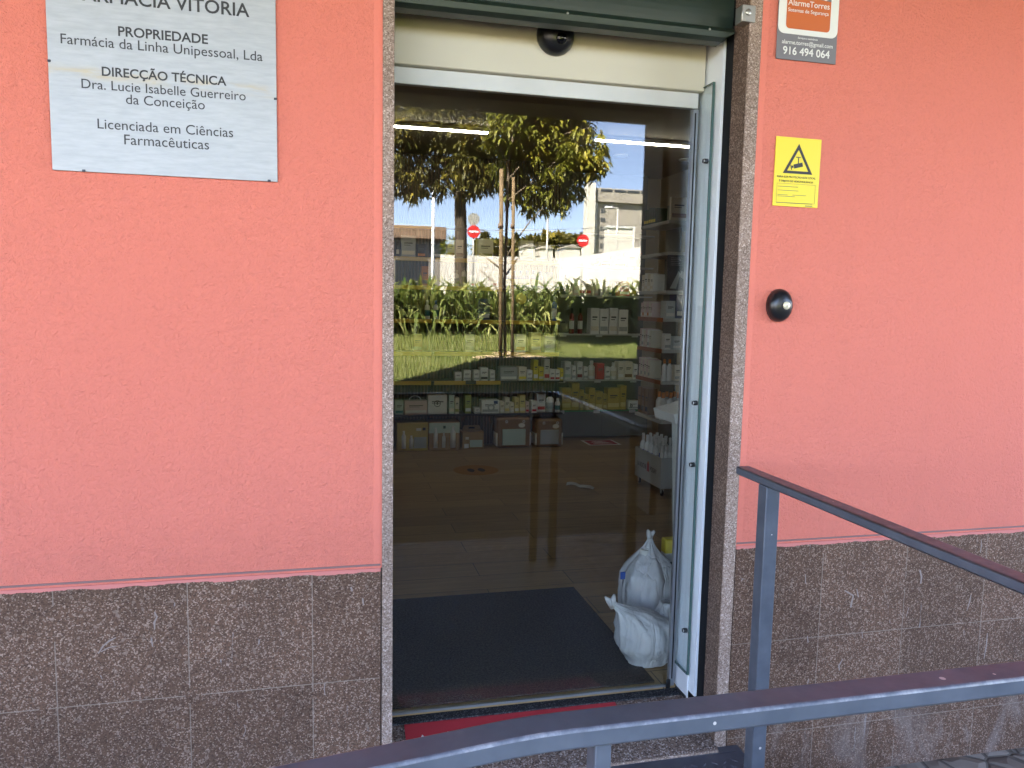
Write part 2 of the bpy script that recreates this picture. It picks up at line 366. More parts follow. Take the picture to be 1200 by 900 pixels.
# scuffs and paint drips on the stone
mat('paint_mark', (.29, .225, .185), .7)
def mark(pts, wd):
    b = MB(); n = 0; pp = [P(px, py, -.0034) for px, py in pts]
    L, Rr = [], []
    for k, p in enumerate(pp):
        d = (pp[min(k + 1, len(pp) - 1)] - pp[max(k - 1, 0)]).normalized(); nx = Vector((-d.z, 0, d.x)); ww = wd * (.35 + .65 * math.sin(math.pi * (k + .5) / len(pp))) * rnd.uniform(.6, 1.2) * .5
        L.append(p + nx * ww); Rr.append(p - nx * ww)
    for k in range(len(pp) - 1): b.face([L[k], L[k + 1], Rr[k + 1], Rr[k]], 'paint_mark')
    b.build('paint_mark', bld)
for pts, wd in (([(115, 766), (121, 757), (128, 751), (136, 747)], .006), ([(118, 764), (127, 759), (137, 757)], .004), ([(181, 717), (184, 723), (181, 729), (181, 738)], .007), ([(178, 746), (178, 753), (179, 758)], .004), ([(286, 849), (288, 856), (285, 863)], .003),
        ([(381, 800), (380, 808), (381, 815)], .003), ([(411, 688), (413, 693)], .006), ([(425, 701), (426, 709)], .005), ([(990, 692), (1000, 698), (998, 706), (997, 712)], .010), ([(1004, 690), (1006, 700)], .006), ([(1078, 668), (1080, 676), (1079, 684)], .009), ([(1150, 632), (1150, 640), (1149, 648)], .006), ([(1138, 697), (1136, 706), (1133, 716)], .005), ([(1157, 742), (1156, 756), (1153, 772)], .006), ([(944, 673), (944, 684)], .004), ([(1065, 712), (1062, 722)], .004), ([(988, 772), (983, 780), (984, 786)], .005), ([(946, 745), (947, 753)], .005), ([(1010, 740), (1011, 748)], .004)):
    mark(pts, wd)
# sloping stone sill and dark threshold
b = MB(); i = 'sill_granite'
pf = [(XL, -.03, -.16), (XL, -.03, -.079), (XL, .214, -.014), (XL, .214, -.16)]
pr = [(XR, y, z) for _, y, z in pf]
b.face([pf[0], pf[1], pf[2], pf[3]], i); b.face(pr[::-1], i)
for k in range(4): b.face([pf[k], pr[k], pr[(k + 1) % 4], pf[(k + 1) % 4]], i)
b.build('sill', bld)
b = MB(); b.box(XL + .001, XR - .001, -.036, -.030, -.16, -.081, 'jamb_granite', .001); b.build('sill_edge', bld)
b = MB(); b.box(XL, XR, .2145, .262, -.16, -.009, 'threshold_granite', .002); b.build('threshold', bld)
# header box, rail, white reveal, guides
b = MB(); b.box(XL, 1.248, .235, .330, 2.118, 2.44, 'header_cream', .003, 2); hd = b.build('door_header', bld)
b = MB(); b.box(XL, 1.238, .258, .285, 2.066, 2.117, 'rail_grey', .002, 2); b.build('header_rail', bld)
b = MB()
b.box(1.2560, 1.2665, .132, .320, .02, 2.44, 'alu_white', .0015)
b.build('reveal_profile', bld)
# side glass screen fixed across the reveal
sc_ = MB(); sc_.box(1.2420, 1.2500, .170, .292, .088, 2.128, 'side_glass'); sg = sc_.build('side_screen', bld)
e = MB(); e.box(1.2418, 1.2502, .1660, .1698, .088, 2.128, 'glass_edge'); e.build('glass_edge', sg)
e = MB(); e.box(1.2418, 1.2502, .1660, .292, 2.1282, 2.1312, 'glass_edge'); e.build('glass_edge', sg)
e = MB(); e.box(1.2418, 1.2502, .1660, .292, .0845, .0878, 'glass_edge'); e.build('glass_edge', sg)
for z in (1.883, 1.059, .84, .234):
    e = MB(); mt = Matrix.Translation((1.2418, .205, z)) @ Matrix.Rotation(R(-90), 4, 'Y')
    e.lathe([(.0085, -.012), (.0085, .003), (.0065, .0045), (.0065, .0046), (.004, .0030), (.0038, .0010)], ['dark_metal', 'steel', 'steel', 'dark_metal', 'dark_metal'], 14, mt); e.build('screw', sg)
b = MB(); b.box(1.2500, 1.2558, .175, .290, -.008, .084, 'white_plastic', .002); b.box(1.246, 1.2562, .18, .262, -.012, -.002, 'dark_metal', .001); b.build('bottom_bracket', bld)
# sliding door: part with sub-parts
dr = MB(); dr.box(XL + .002, 1.2388, .262, .270, .004, 2.064, 'door_glass'); door = dr.build('sliding_door', bld)
e = MB(); e.box(1.2180, 1.2392, .2560, .2760, .000, 2.064, 'alu_grey', .002); e.box(1.2260, 1.2300, .2535, .2562, .03, 2.05, 'black_rubber'); e.build('door_stile', door)
e = MB(); e.box(XL, 1.2170, .2600, .2725, -.004, .0036, 'alu_grey', .001); e.build('bottom_rail', door)
e = MB(); e.box(1.205, 1.222, .250, .256, -.006, .028, 'black_plastic', .002); e.build('floor_guide', door)
# roller shutter
sh = MB()
zb = 2.262
for k in range(2):
    z0 = zb + .012 + k * .11
    n = 6
    prof = [(.098 - .004 * math.sin(math.pi * q / n), z0 + .108 * q / n) for q in range(n + 1)]
    for q in range(n):
        f = sh.face([(XL + .002, prof[q][0], prof[q][1]), (1.2660, prof[q][0], prof[q][1]), (1.2660, prof[q + 1][0], prof[q + 1][1]), (XL + .002, prof[q + 1][0], prof[q + 1][1])], 'shutter_green', True)
shut = sh.build('roller_shutter', bld)
e = MB()
prof = [(.112, 2.275), (.074, 2.270), (.058, 2.252), (.062, 2.236), (.085, 2.229), (.128, 2.229), (.132, 2.250)]
for x0, x1 in ((XL + .001, 1.225),):
    a = [(x0, y, z) for y, z in prof]; c_ = [(x1, y, z) for y, z in prof]; c_ = [(x1 + (.03 if z > 2.245 else 0), y, z) for y, z in prof]
    e.face(a, 'shutter_green'); e.face(c_[::-1], 'shutter_green')
    for k in range(len(prof)): e.face([a[k], c_[k], c_[(k + 1) % 7], a[(k + 1) % 7]], 'shutter_green')
e.build('bottom_bar', shut)
for px in (665, 832, 500):
    x = P(px, 20, .06).x
    e = MB(); e.lathe([(.004, 0), (.004, .002), (.0025, .0035), (.0004, .004)], 'steel', 8, Matrix.Translation((x, .0585, 2.2545)) @ Matrix.Rotation(R(90), 4, 'X')); e.build('rivet', shut)
e = MB(); e.box(1.236, 1.2820, -.012, .03, 2.262, 2.312, 'steel', .002); lb = e.build('lock_bracket', bld)
e = MB(); e.lathe([(.010, 0), (.010, .002), (.007, .0035), (.0005, .0036)], 'steel', 14, Matrix.Translation((1.257, -.0122, 2.290)) @ Matrix.Rotation(R(90), 4, 'X')); e.build('lock_bolt', lb)
# shop shell
b = MB(); b.box(-2.2, -2.05, .3, 6.0, -.02, 2.8, 'shop_paint'); b.build('shop_wall', bld)
b = MB(); b.box(3.55, 3.7, .3, 6.0, -.02, 2.8, 'shop_paint'); b.build('shop_wall', bld)
b = MB(); b.box(-2.05, 3.55, 5.72, 5.9, -.02, 2.8, 'shop_paint'); b.build('shop_wall', bld)
b = MB(); b.box(-2.05, .18, .2, .3, -.02, 2.8, 'shop_paint'); b.build('shop_wall', bld)
b = MB(); b.box(1.275, 3.55, .2, .3, -.02, 2.8, 'shop_paint'); b.build('shop_wall', bld)
b = MB(); b.box(.18, 1.275, .3305, .36, 2.10, 2.8, 'shop_paint'); b.build('shop_wall', bld)
b = MB()                                   # slatted wooden lining behind the left shelves
b.box(-2.05, 2.27, 5.21, 5.26, 0, 2.78, 'brown_fascia')
x = -2.04
while x < 2.25: b.box(x, x + .019, 5.19, 5.209, .0, 2.78, 'slat_wood'); x += .0315
b.build('slat_panel', bld)
b = MB(); b.box(2.272, 3.35, 5.60, 5.64, 0, 2.78, 'panel_grey_green', .002); b.box(2.29, 2.29, 5.26, 5.6, 0, 2.78, 'panel_grey_green'); b.build('back_panel', bld)
b = MB(); b.box(2.262, 2.2715, 5.261, 5.6, 0, 2.78, 'panel_grey_green'); b.build('back_panel', bld)
# arcade
b = MB(); b.box(-9, 12, -2.729, -.001, 2.90, 3.2, 'concrete'); b.build('arcade_ceiling', bld)
b = MB(); b.box(-9, 12, -3.1, -2.73, 2.823, 3.2, 'concrete', .005); b.build('arcade_beam', bld)
for xa, xb in ((2.46, 3.15), (-4.3, -3.7), (7.2, 7.8), (-8.9, -8.4)):
    b = MB(); b.box(xa, xb, -3.1, -2.73, -.30, 2.822, 'concrete', .008); b.build('arcade_column', bld)
b = MB(); b.box(-2.4, 12, -3.1, 11, 3.21, 8.3, 'stucco'); b.build('upper_storey', bld)
b = MB(); b.box(-9, -2.41, -3.1, 11, 3.21, 4.3, 'stucco'); b.build('upper_storey', bld)
b = MB(); b.box(-9, -2.21, .21, 11, -.2, 3.04, 'shop_paint'); b.build('neighbour_wall', bld)
b = MB(); b.box(3.71, 12, .21, 11, -.2, 3.04, 'shop_paint'); b.build('neighbour_wall', bld)
b = MB(); b.box(-2.2, 3.7, 6.01, 11, -.2, 3.04, 'shop_paint'); b.build('neighbour_wall', bld)
# floor, ceiling
b = MB(); b.box(-2.05, 3.55, .2625, 5.72, -.15, 0, 'plank_floor'); struct(b.build('floor'))
b = MB(); b.box(-2.05, 3.55, .3, 5.72, 2.78, 2.86, 'ceiling_paint'); struct(b.build('ceiling'))
# ceiling lamps in the shop
def strip(x0, x1, y, z, label):
    t = thing('strip_light', label, 'ceiling light', ((x0 + x1) / 2, y, z), 'strip lights on the shop ceiling')
    b = MB(); b.box(x0, x1, y - .03, y + .03, z, z + .03, 'white_plastic', .003); b.build('housing', t)
    b = MB(); b.box(x0 + .01, x1 - .01, y - .013, y + .013, z - .012, z - .0005, 'light_tube', .003); b.build('tube', t)
strip(.10, 1.263, 3.94, 2.748, 'long white strip light on the shop ceiling, left of the two behind the glass')
strip(2.142, 3.10, 3.91, 2.748, 'long white strip light on the shop ceiling, near the right edge of the glass')
for x, y, lb_ in ((2.648, 4.62, 'round white recessed spotlight in the shop ceiling seen against the blue sky reflection'), (3.30, 4.60, 'round white recessed spotlight in the shop ceiling beside the door stile'), (.9, 2.2, 'round white recessed spotlight in the shop ceiling nearest the door')):
    t = thing('spotlight', lb_, 'ceiling light', (x, y, 2.78), 'recessed spotlights in the shop ceiling')
    b = MB(); b.lathe([(.055, -.004), (.055, -.0005)], 'spot_glow', 18, None, (x, y, 2.778)); b.build('lens', t)
    b = MB(); b.lathe([(.058, -.012), (.07, -.010), (.07, -.0005), (.058, -.0005)], 'white_plastic', 18, None, (x, y, 2.7795)); b.build('trim_ring', t)

# ================================================================== THINGS ON THE FACADE
# --- brushed plate with lettering
pw = lambda px, py: P(px, py, 0.)
sg_ = thing('wall_sign', 'large brushed metal plate with black lettering fixed on the pink wall left of the door', 'sign', (-.403, 0, 1.706))
b = MB(); b.box(-.678, -.128, -.0085, -.0025, 1.707, 2.42, 'brushed_plate', .0008); b.build('plate', sg_)
def sign_line(s, px0, px1, pyc, bold, m='ink', asc=.0):
    a, c_ = pw(px0, pyc), pw(px1, pyc)
    cx = (px0 + px1) / 2
    text(s, (c_ - a).length, ((a.x + c_.x) / 2, -.0087, pw(cx, pyc).z), m, sg_, 'lettering', bold)
sign_line('FARMÁCIA VITÓRIA', 89, 292, 11, .014)
sign_line('PROPRIEDADE', 140, 244, 48, .018)
sign_line('Farmácia da Linha Unipessoal, Lda', 73.5, 307.5, 62.5, 0, 'ink')
sign_line('DIRECÇÃO TÉCNICA', 121, 265.5, 95.5, .018)
sign_line('Dra. Lucie Isabelle Guerreiro', 97.5, 288, 111.5, 0, 'ink')
sign_line('da Conceição', 149, 240.5, 126, 0, 'ink')
sign_line('Licenciada em Ciências', 116, 273.5, 156.5, 0, 'ink')
sign_line('Farmacêuticas', 147, 245.5, 173, 0, 'ink')
for x, z in ((-.675, 1.975), (-.131, 1.925), (-.605, 1.709), (-.150, 1.709)):
    b = MB(); b.box(x - .004, x + .004, -.0105, -.0086, z - .003, z + .003, 'black_plastic', .0008); b.build('fixing', sg_)
# --- alarm company plate
al = thing('alarm_sign', 'grey, white and orange alarm company plate at the top of the right pink wall', 'sign', (1.468, 0, 2.166))
x0, x1 = 1.3625, 1.575
b = MB(); b.box(x0, x1, -.006, -.0025, 2.166, 2.47, 'grey_print', .001); b.build('plate', al)
def rrect(x0, x1, z0, z1, r, y):
    pts = []
    for cx, cz, a0 in ((x1 - r, z1 - r, 0), (x0 + r, z1 - r, 90), (x0 + r, z0 + r, 180), (x1 - r, z0 + r, 270)):
        for k in range(6): a = R(a0 + 18 * k); pts.append((cx + r * math.cos(a), y, cz + r * math.sin(a)))
    return pts
b = MB(); b.poly(rrect(x0 + .001, x1 - .001, 2.243, 2.465, .022, -.0062), .0008, 'white_print'); b.build('white_panel', al)
b = MB(); b.poly(rrect(x0 + .028, x1 - .030, 2.259, 2.44, .012, -.0072), .0008, 'orange_print'); op = b.build('orange_panel', al)
b = MB(); b.poly([(x0 + .0285, -.0082, 2.361), (x1 - .0305, -.0082, 2.351), (x1 - .0305, -.0082, 2.43), (x0 + .0285, -.0082, 2.43)], .0006, 'grey_print'); b.build('grey_panel', al)
b = MB(); b.poly([(x0 + .095, -.009, 2.372), (x1 - .05, -.009, 2.352), (x1 - .034, -.009, 2.36), (x1 - .034, -.009, 2.42), (x0 + .095, -.009, 2.42)], .0006, 'white_print'); b.build('house_emblem', al)
text('AlarmeTorres', .146, (1.4665, -.0082, 2.328), 'white_print', al, bold=.008)
text('Sistemas de Segurança', .143, (1.466, -.0082, 2.309), 'white_print', al, bold=.004)
text('alarme.torres@gmail.com', .180, (1.470, -.0062, 2.213), 'white_print', al, bold=.010)
text('Serviços e assistência', .07, (1.470, -.0062, 2.2315), 'white_print', al)
text('916 494 064', .166, (1.468, -.0062, 2.182), 'white_print', al, bold=.018)
# --- yellow CCTV notice
cc = thing('camera_notice', 'yellow video surveillance notice with black warning triangle stuck on the right pink wall', 'sign', (1.46, 0, 1.717))
b = MB(); mt = Matrix.Translation((1.4602, 0, 1.8245)) @ Matrix.Rotation(R(.3), 4, 'Y')
b.box(-.0815, .0815, -.0045, -.0025, -.1075, .1075, 'yellow_print', .0006, 1, mt); b.build('notice', cc)
def tri(cx, z0, wd, h, th, y):
    b = MB(); A = [(cx - wd / 2, z0), (cx + wd / 2, z0), (cx, z0 + h)]; k = th
    B = [(cx - wd / 2 + k * 1.75, z0 + k), (cx + wd / 2 - k * 1.75, z0 + k), (cx, z0 + h - k * 2.1)]
    for i in range(3):
        j = (i + 1) % 3
        b.poly([(A[i][0], y, A[i][1]), (A[j][0], y, A[j][1]), (B[j][0], y, B[j][1]), (B[i][0], y, B[i][1])], .0006, 'ink')
    return b
tri(1.4615, 1.820, .106, .093, .0085, -.0047).build('warning_triangle', cc)
b = MB()
mt = Matrix.Translation((1.4625, -.0049, 1.846)) @ Matrix.Rotation(R(-14), 4, 'Y')
b.box(-.016, .016, -.0005, .0002, -.0065, .0065, 'ink', 0, 1, mt); b.box(-.0235, -.018, -.0005, .0002, -.0035, .0035, 'ink', 0, 1, mt); b.box(-.0275, -.0245, -.0005, .0002, -.0085, .0075, 'ink', 0, 1, mt)
b.box(1.4605, 1.4635, -.0054, -.0047, 1.8525, 1.870, 'ink'); b.box(1.453, 1.4705, -.0054, -.0047, 1.8703, 1.8725, 'ink')
b.build('camera_emblem', cc)
text('PARA SUA PROTEÇÃO ESTE LOCAL', .138, (1.4585, -.0047, 1.806), 'ink', cc)
text('É OBJETO DE VIDEOVIGILÂNCIA', .122, (1.4585, -.0047, 1.793), 'ink', cc, bold=.004)
b = MB()
for k, (z, xa, xb) in enumerate(((1.778, 1.394, 1.466), (1.766, 1.394, 1.468), (1.752, 1.394, 1.43), (1.7525, 1.447, 1.496), (1.7475, 1.394, 1.456), (1.727, 1.39, 1.52), (1.718 + .002, 1.495, 1.521))):
    b.box(xa, xb, -.0052, -.0047, z, z + (.0012 if k < 6 else .0026), 'ink_soft')
for xa, xb, za, zb2 in ((1.390, 1.5285, 1.7875, 1.7882), (1.390, 1.5285, 1.7285, 1.7292), (1.390, 1.3907, 1.7292, 1.7875), (1.5278, 1.5285, 1.7292, 1.7875)):
    b.box(xa, xb, -.0051, -.0047, za, zb2, 'brown_fascia')
b.build('form_lines', cc)
# --- key switch
ks = thing('key_switch', 'round black domed key switch with brass lock on the right pink wall', 'key switch', (1.418, 0, 1.401))
b = MB(); b.lathe([(.053, 0), (.053, .012), (.050, .022), (.043, .031), (.030, .037), (.012, .039), (.001, .0392)], 'black_plastic', 40, Matrix.Translation((1.418, -.002, 1.402)) @ Matrix.Rotation(R(90), 4, 'X') @ Matrix.Scale(.80, 4, (1, 0, 0))); b.build('dome', ks)
b = MB(); b.lathe([(.0125, 0), (.0125, .005), (.0105, .0062), (.0005, .0063)], 'brass', 20, Matrix.Translation((1.4245, -.0385, 1.402)) @ Matrix.Rotation(R(90), 4, 'X'))
b.box(1.4235, 1.4255, -.0455, -.0447, 1.3965, 1.4035, 'ink'); b.build('lock_cylinder', ks)
b = MB(); b.lathe([(.0028, 0), (.0028, .004), (.0005, .005)], 'white_plastic', 10, Matrix.Translation((1.422, -.026, 1.366)) @ Matrix.Rotation(R(90), 4, 'X')); b.build('indicator', ks)
# --- motion sensor under the shutter
ms = thing('motion_sensor', 'black half dome motion sensor on the cream door header', 'sensor', (.713, .235, 2.235))
b = MB(); mt = Matrix.Translation((.716, .2345, 2.246)) @ Matrix.Rotation(R(90), 4, 'X')
b.lathe([(.062, 0), (.062, .008), (.057, .024), (.046, .038), (.028, .048), (.008, .052), (.0005, .0522)], 'black_plastic', 36, mt); b.build('dome', ms)
b = MB(); b.lathe([(.018, 0), (.018, .004), (.013, .008), (.0005, .009)], 'lens_black', 24, Matrix.Translation((.724, .1885, 2.226)) @ Matrix.Rotation(R(105), 4, 'X')); b.build('lens', ms)
b = MB(); b.box(.711, .729, .1845, .1885, 2.2475, 2.2535, 'white_plastic', .001); b.build('indicator', ms)
# --- red strip on the sill
def sz(y): return -.079 + (y + .03) / .244 * .065
rs = MB()
x0, x1, ya, yb = .243, .99, .040, .211
rs_o = [(x0, ya, sz(ya) + .003), (x1, ya, sz(ya) + .003), (x1, yb, sz(yb) + .003), (x0, yb, sz(yb) + .003)]
rs.face(rs_o, 'red_print'); rs.face([(x, y, z - .002) for x, y, z in rs_o][::-1], 'red_print')
for k in range(4): a, c_ = rs_o[k], rs_o[(k + 1) % 4]; rs.face([a, (a[0], a[1], a[2] - .002), (c_[0], c_[1], c_[2] - .002), c_], 'red_print')
rso = thing('warning_strip', 'red warning strip with white triangle and lettering stuck on the stone door sill', 'warning strip', (x0, .1, sz(.1)))
rs.build('strip', rso)
slope = math.atan2(.065, .244)
rt = Matrix.Rotation(slope, 4, 'X')
text('△', .052, (.298, .118, sz(.118) + .0034), 'white_print', rso, bold=0, rot=rt)
text('!', .0055, (.298, .126, sz(.126) + .0034), 'white_print', rso, bold=.02, rot=rt)
text('ATENÇÃO', .17, (.455, .138, sz(.138) + .0034), 'white_print', rso, bold=.02, rot=rt)

# ================================================================== RAILING AND RAMP
XC, YC = 1.262, -1.4075
rl = thing('metal_railing', 'slate grey metal railing round the entrance landing, in front of the pharmacy door', 'railing', (.5, YC, -.09))
ZR = .8875
def sweep(mb, pts, wd, h, m, r=.004):
    """hollow-section handrail: rounded rectangle carried along a path with mitred corners (top kept level)"""
    i = mb.mi(m); prof = []
    for cx, cz, a0 in ((wd / 2 - r, h / 2 - r, 0), (-wd / 2 + r, h / 2 - r, 90), (-wd / 2 + r, -h / 2 + r, 180), (wd / 2 - r, -h / 2 + r, 270)):
        for k in range(4): a = R(a0 + 30 * k); prof.append((cx + r * math.cos(a), cz + r * math.sin(a)))
    pts = [Vector(p) for p in pts]; rings = []
    for k, p in enumerate(pts):
        d0 = (p - pts[k - 1]).normalized() if k else (pts[1] - p).normalized(); d1 = (pts[k + 1] - p).normalized() if k < len(pts) - 1 else d0
        h0 = Vector((d0.x, d0.y, 0)).normalized(); h1 = Vector((d1.x, d1.y, 0)).normalized()
        n0 = Vector((h0.y, -h0.x, 0)); n1 = Vector((h1.y, -h1.x, 0)); n = (n0 + n1).normalized(); n /= max(.3, n.dot(n0))
        rings.append([mb.bm.verts.new(p + n * u + Vector((0, 0, v))) for u, v in prof])
    N = len(prof)
    for a, c_ in zip(rings, rings[1:]):
        for k in range(N):
            f = mb.bm.faces.new((a[k], a[(k + 1) % N], c_[(k + 1) % N], c_[k])); f.material_index = i
            f.smooth = (k % 4 != 3)
            if k in (0, 1, 2): f.material_index = mb.mi('worn_edge_highlight')
    mb.bm.faces.new(rings[0]).material_index = i; mb.bm.faces.new(rings[-1][::-1]).material_index = i
b = MB()
sweep(b, [(-1.75, YC, ZR - .19), (.200, YC, ZR - .0030), (.235, YC, ZR - .0008), (.27, YC, ZR), (XC, YC, ZR), (XC, -.105, ZR)], .045, .025, 'slate_paint')
b.build('handrail', rl)
b = MB(); b.box(.306, .327, YC - .012, YC + .018, -.085, ZR - .0127, 'slate_paint', .002, 2); b.build('post', rl)
for x, y, dz in ((1.147, YC, 0), (XC, YC, 0), (XC, -.255, 0), (-.75, YC, -.094), (-1.65, YC, -.18)):
    b = MB(); b.box(x - .0225, x + .0225, y - .0225, y + .0225, -.085 + dz * 1.0, ZR - .0127 + dz, 'slate_paint', .003, 2)
    b.build('post', rl)
rp = thing('entrance_ramp', 'dark chequer plate landing and ramp leading up to the pharmacy door', 'ramp', (.3, -.7, -.25))
b = MB(); b.box(.225, 1.350, -1.46, -.04, -.098, -.088, 'plate_paint', .003)
b.box(1.2685, 1.350, -.0395, -.0070, -.098, -.0885, 'plate_paint')
b.box(.225, 1.268, -.0398, -.0365, -.098, -.0885, 'plate_paint')
def stud(bm_, x, y, z, a):
    n = 6; i = bm_.mi('plate_paint'); top = []; bot = []
    for k in range(n):
        q = 2 * math.pi * k / n; dx, dy = .013 * math.cos(q), .0042 * math.sin(q)
        bot.append(bm_.bm.verts.new((x + dx * math.cos(a) - dy * math.sin(a), y + dx * math.sin(a) + dy * math.cos(a), z)))
        dx *= .6; dy *= .45
        top.append(bm_.bm.verts.new((x + dx * math.cos(a) - dy * math.sin(a), y + dx * math.sin(a) + dy * math.cos(a), z + .0022)))
    bm_.bm.faces.new(top).material_index = i
    for k in range(n): bm_.bm.faces.new((bot[k], bot[(k + 1) % n], top[(k + 1) % n], top[k])).material_index = i
yy = -1.44; r_ = 0
while yy < -.06:
    xx = .25 + (.0 if r_ % 2 else .018); q_ = 0
    while xx < 1.33: stud(b, xx, yy, -.0878, R(45) if (q_ + r_) % 2 else R(-45)); xx += .036; q_ += 1
    yy += .030; r_ += 1
b.build('landing_plate', rp)
b = MB(); b.bar((.224, -.75, -.093), (-1.76, -.75, -.243), 1.42, .009, 'plate_paint'); b.build('ramp_plate', rp)
for xa, xb, ya, yb in ((.23, 1.345, -1.455, -1.445), (1.335, 1.345, -1.44, -.05)):
    b = MB(); b.box(xa, xb, ya, yb, -.25, -.0985, 'plate_paint', .001); b.build('skirt', rp)

# ================================================================== GROUND AND OUTDOORS
b = MB(); b.box(-30, 40, -2.38, 0, -.40, -.25, 'cobbles'); struct(b.build('pavement'))
def gz(x, y):                                   # lawn rising away from the arcade
    d = -y
    pts = ((2.3, -.258), (3.3, -.23), (4.0, -.05), (5.7, .38), (7.7, .66), (10.2, .92), (12.5, .98), (30, 1.25), (60, 1.5), (700, 1.5))
    for (a, za), (c_, zc_) in zip(pts, pts[1:]):
        if d <= c_: return za + (zc_ - za) * (d - a) / (c_ - a) + .02 * noise.noise(Vector((x * .8, y * .8, 0)))
    return 1.5
bm = MB(); i = bm.mi('lawn_soil'); grid = []
ys = [-5.2 - k * .35 for k in range(23)] + [-13.6, -16, -20, -30, -45, -60, -100, -200, -400, -700]
xs = [-500, -100, -40, -20] + [-12 + k * .6 for k in range(54)] + [30, 60, 150, 600]
for y in ys: grid.append([bm.bm.verts.new((x, y, gz(x, y))) for x in xs])
for a in range(len(ys) - 1):
    for c_ in range(len(xs) - 1):
        f = bm.bm.faces.new((grid[a][c_], grid[a][c_ + 1], grid[a + 1][c_ + 1], grid[a + 1][c_])); f.material_index = i; f.smooth = True
struct(bm.build('lawn'))
bm = MB(); i = bm.mi('shaded_ground'); grid = []  # bank in the building's shadow, the shade put into its dark colour
ys = [-2.37 - k * .283 for k in range(11)]; xs = [-40, -20] + [-12 + k * .6 for k in range(54)] + [30, 60]
for y in ys: grid.append([bm.bm.verts.new((x, y, gz(x, y))) for x in xs])
for a in range(len(ys) - 1):
    for c_ in range(len(xs) - 1):
        f = bm.bm.faces.new((grid[a][c_], grid[a][c_ + 1], grid[a + 1][c_ + 1], grid[a + 1][c_])); f.material_index = i; f.smooth = True
struct(bm.build('shaded_bank'))
m_noise('bounce_paving', (.085, .073, .058), (.12, .10, .08), 1.2, .85, .15, 30)
for xa, xb in ((-40, -1.0), (7.9, 45)):                     # paving added out of view to bounce warm sunlight onto the facade
    bm = MB(); i = bm.mi('bounce_paving'); grid = []
    for y in [-2.72 - k * .6 for k in range(13)] + [-11, -13, -17.8]: grid.append([bm.bm.verts.new((xa + (xb - xa) * q / 12, y, (gz(xa + (xb - xa) * q / 12, y) + .07))) for q in range(13)])
    for a in range(len(grid) - 1):
        for c_ in range(12):
            f = bm.bm.faces.new((grid[a][c_], grid[a][c_ + 1], grid[a + 1][c_ + 1], grid[a + 1][c_])); f.material_index = i; f.smooth = True
    struct(bm.build('bounce_forecourt'))
b = MB(); b.box(-600, 700, -.399, 700, -.5, -.41, 'asphalt'); struct(b.build('ground'))
b = MB(); b.box(-12, 60, -44, -18, 1.0, 1.42, 'asphalt'); struct(b.build('road'))

def leafmesh(name, mname, gen, parent=None, at=None):
    """gen yields (list of (points), tint): each a strip of quads given as left/right pairs"""
    verts, faces, tints = [], [], []
    for strip_, tv in gen:
        o = len(verts)
        for l, r in strip_: verts += [l, r]
        for k in range(len(strip_) - 1): faces.append((o + 2 * k, o + 2 * k + 1, o + 2 * k + 3, o + 2 * k + 2))
        tints += [tv] * (2 * len(strip_))
    org = Vector(at) if at is not None else (Vector(parent['_o']) if parent is not None else Vector())
    me = bpy.data.meshes.new(name); me.from_pydata([tuple(Vector(v) - org) for v in verts], [], faces)
    at_ = me.attributes.new('tint', 'FLOAT', 'POINT'); at_.data.foreach_set('value', tints)
    me.materials.append(MATS[mname]); me.update()
    o = bpy.data.objects.new(name, me); C.objects.link(o)
    if parent is not None: o.parent = parent
    else: o.location = org
    o['_o'] = list(org); return o
def leaf(base, d, L, wd, droop, nrm=None, segs=3):
    """one pointed leaf as a strip"""
    out = []; p = Vector(base); d = Vector(d).normalized()
    side = d.cross(nrm if nrm is not None else Vector((rnd.uniform(-.3, .3), rnd.uniform(-.3, .3), 1)))
    if side.length < 1e-3: side = Vector((1, 0, 0))
    side.normalize()
    for k in range(segs + 1):
        u = k / segs; ww = wd * (.35 + 1.3 * u if u < .45 else .93 * (1 - u) / .55 + .02) * .5
        out.append((p + side * ww, p - side * ww))
        d = (d + Vector((0, 0, -droop / segs))).normalized(); p = p + d * (L / segs)
    return out

# grass blades on the visible part of the lawn
def grass():
    for k in range(34000):
        y = -rnd.uniform(5.15, 10.6); x = rnd.uniform(-.6, .6 + .56 * (-y + 3))
        h = rnd.uniform(.025, .07); a = rnd.uniform(0, 6.28); wd = rnd.uniform(.004, .009)
        b0 = Vector((x, y, gz(x, y) - .004)); dv = Vector((math.cos(a), math.sin(a), 0)) * wd
        tip = b0 + Vector((rnd.gauss(0, .025), rnd.gauss(0, .025), h)); pt = noise.noise(Vector((x * .7, y * .7, 3))) * .5
        yield [(b0 + dv, b0 - dv), (tip + dv * .15, tip - dv * .15)], min(1, max(0, .45 + pt + rnd.gauss(0, .2)))
gr_o = stuff(leafmesh('grass', 'grass_blade', grass())); tag(gr_o, 'short sunlit grass growing on the sloping lawn in front of the pharmacy', 'grass')
# strap-leaved plants along the top of the lawn
def clump_gen(rad):
    for k in range(58):
        a = rnd.uniform(0, 6.28); r0 = rnd.uniform(0, .10); L = rnd.uniform(.8, 1.35) * rad
        base = Vector((r0 * math.cos(a), r0 * math.sin(a), 0)); el = rnd.uniform(.65, 1.35)
        d = Vector((math.cos(a) * math.cos(el), math.sin(a) * math.cos(el), math.sin(el)))
        out = []; p = base; dr_ = rnd.uniform(1.6, 3.6); n = 7; side = Vector((-math.sin(a), math.cos(a), 0)); wd = rnd.uniform(.055, .085)
        for q in range(n + 1):
            u = q / n; ww = wd * (.8 + .4 * u if u < .5 else 2 * (1 - u) + .02) * .5
            out.append((p + side * ww, p - side * ww)); d = (d + Vector((0, 0, -dr_ / n * (0.3 + 1.4 * u)))).normalized(); p = p + d * (L / n)
        yield out, min(1, max(0, rnd.gauss(.5, .25)))
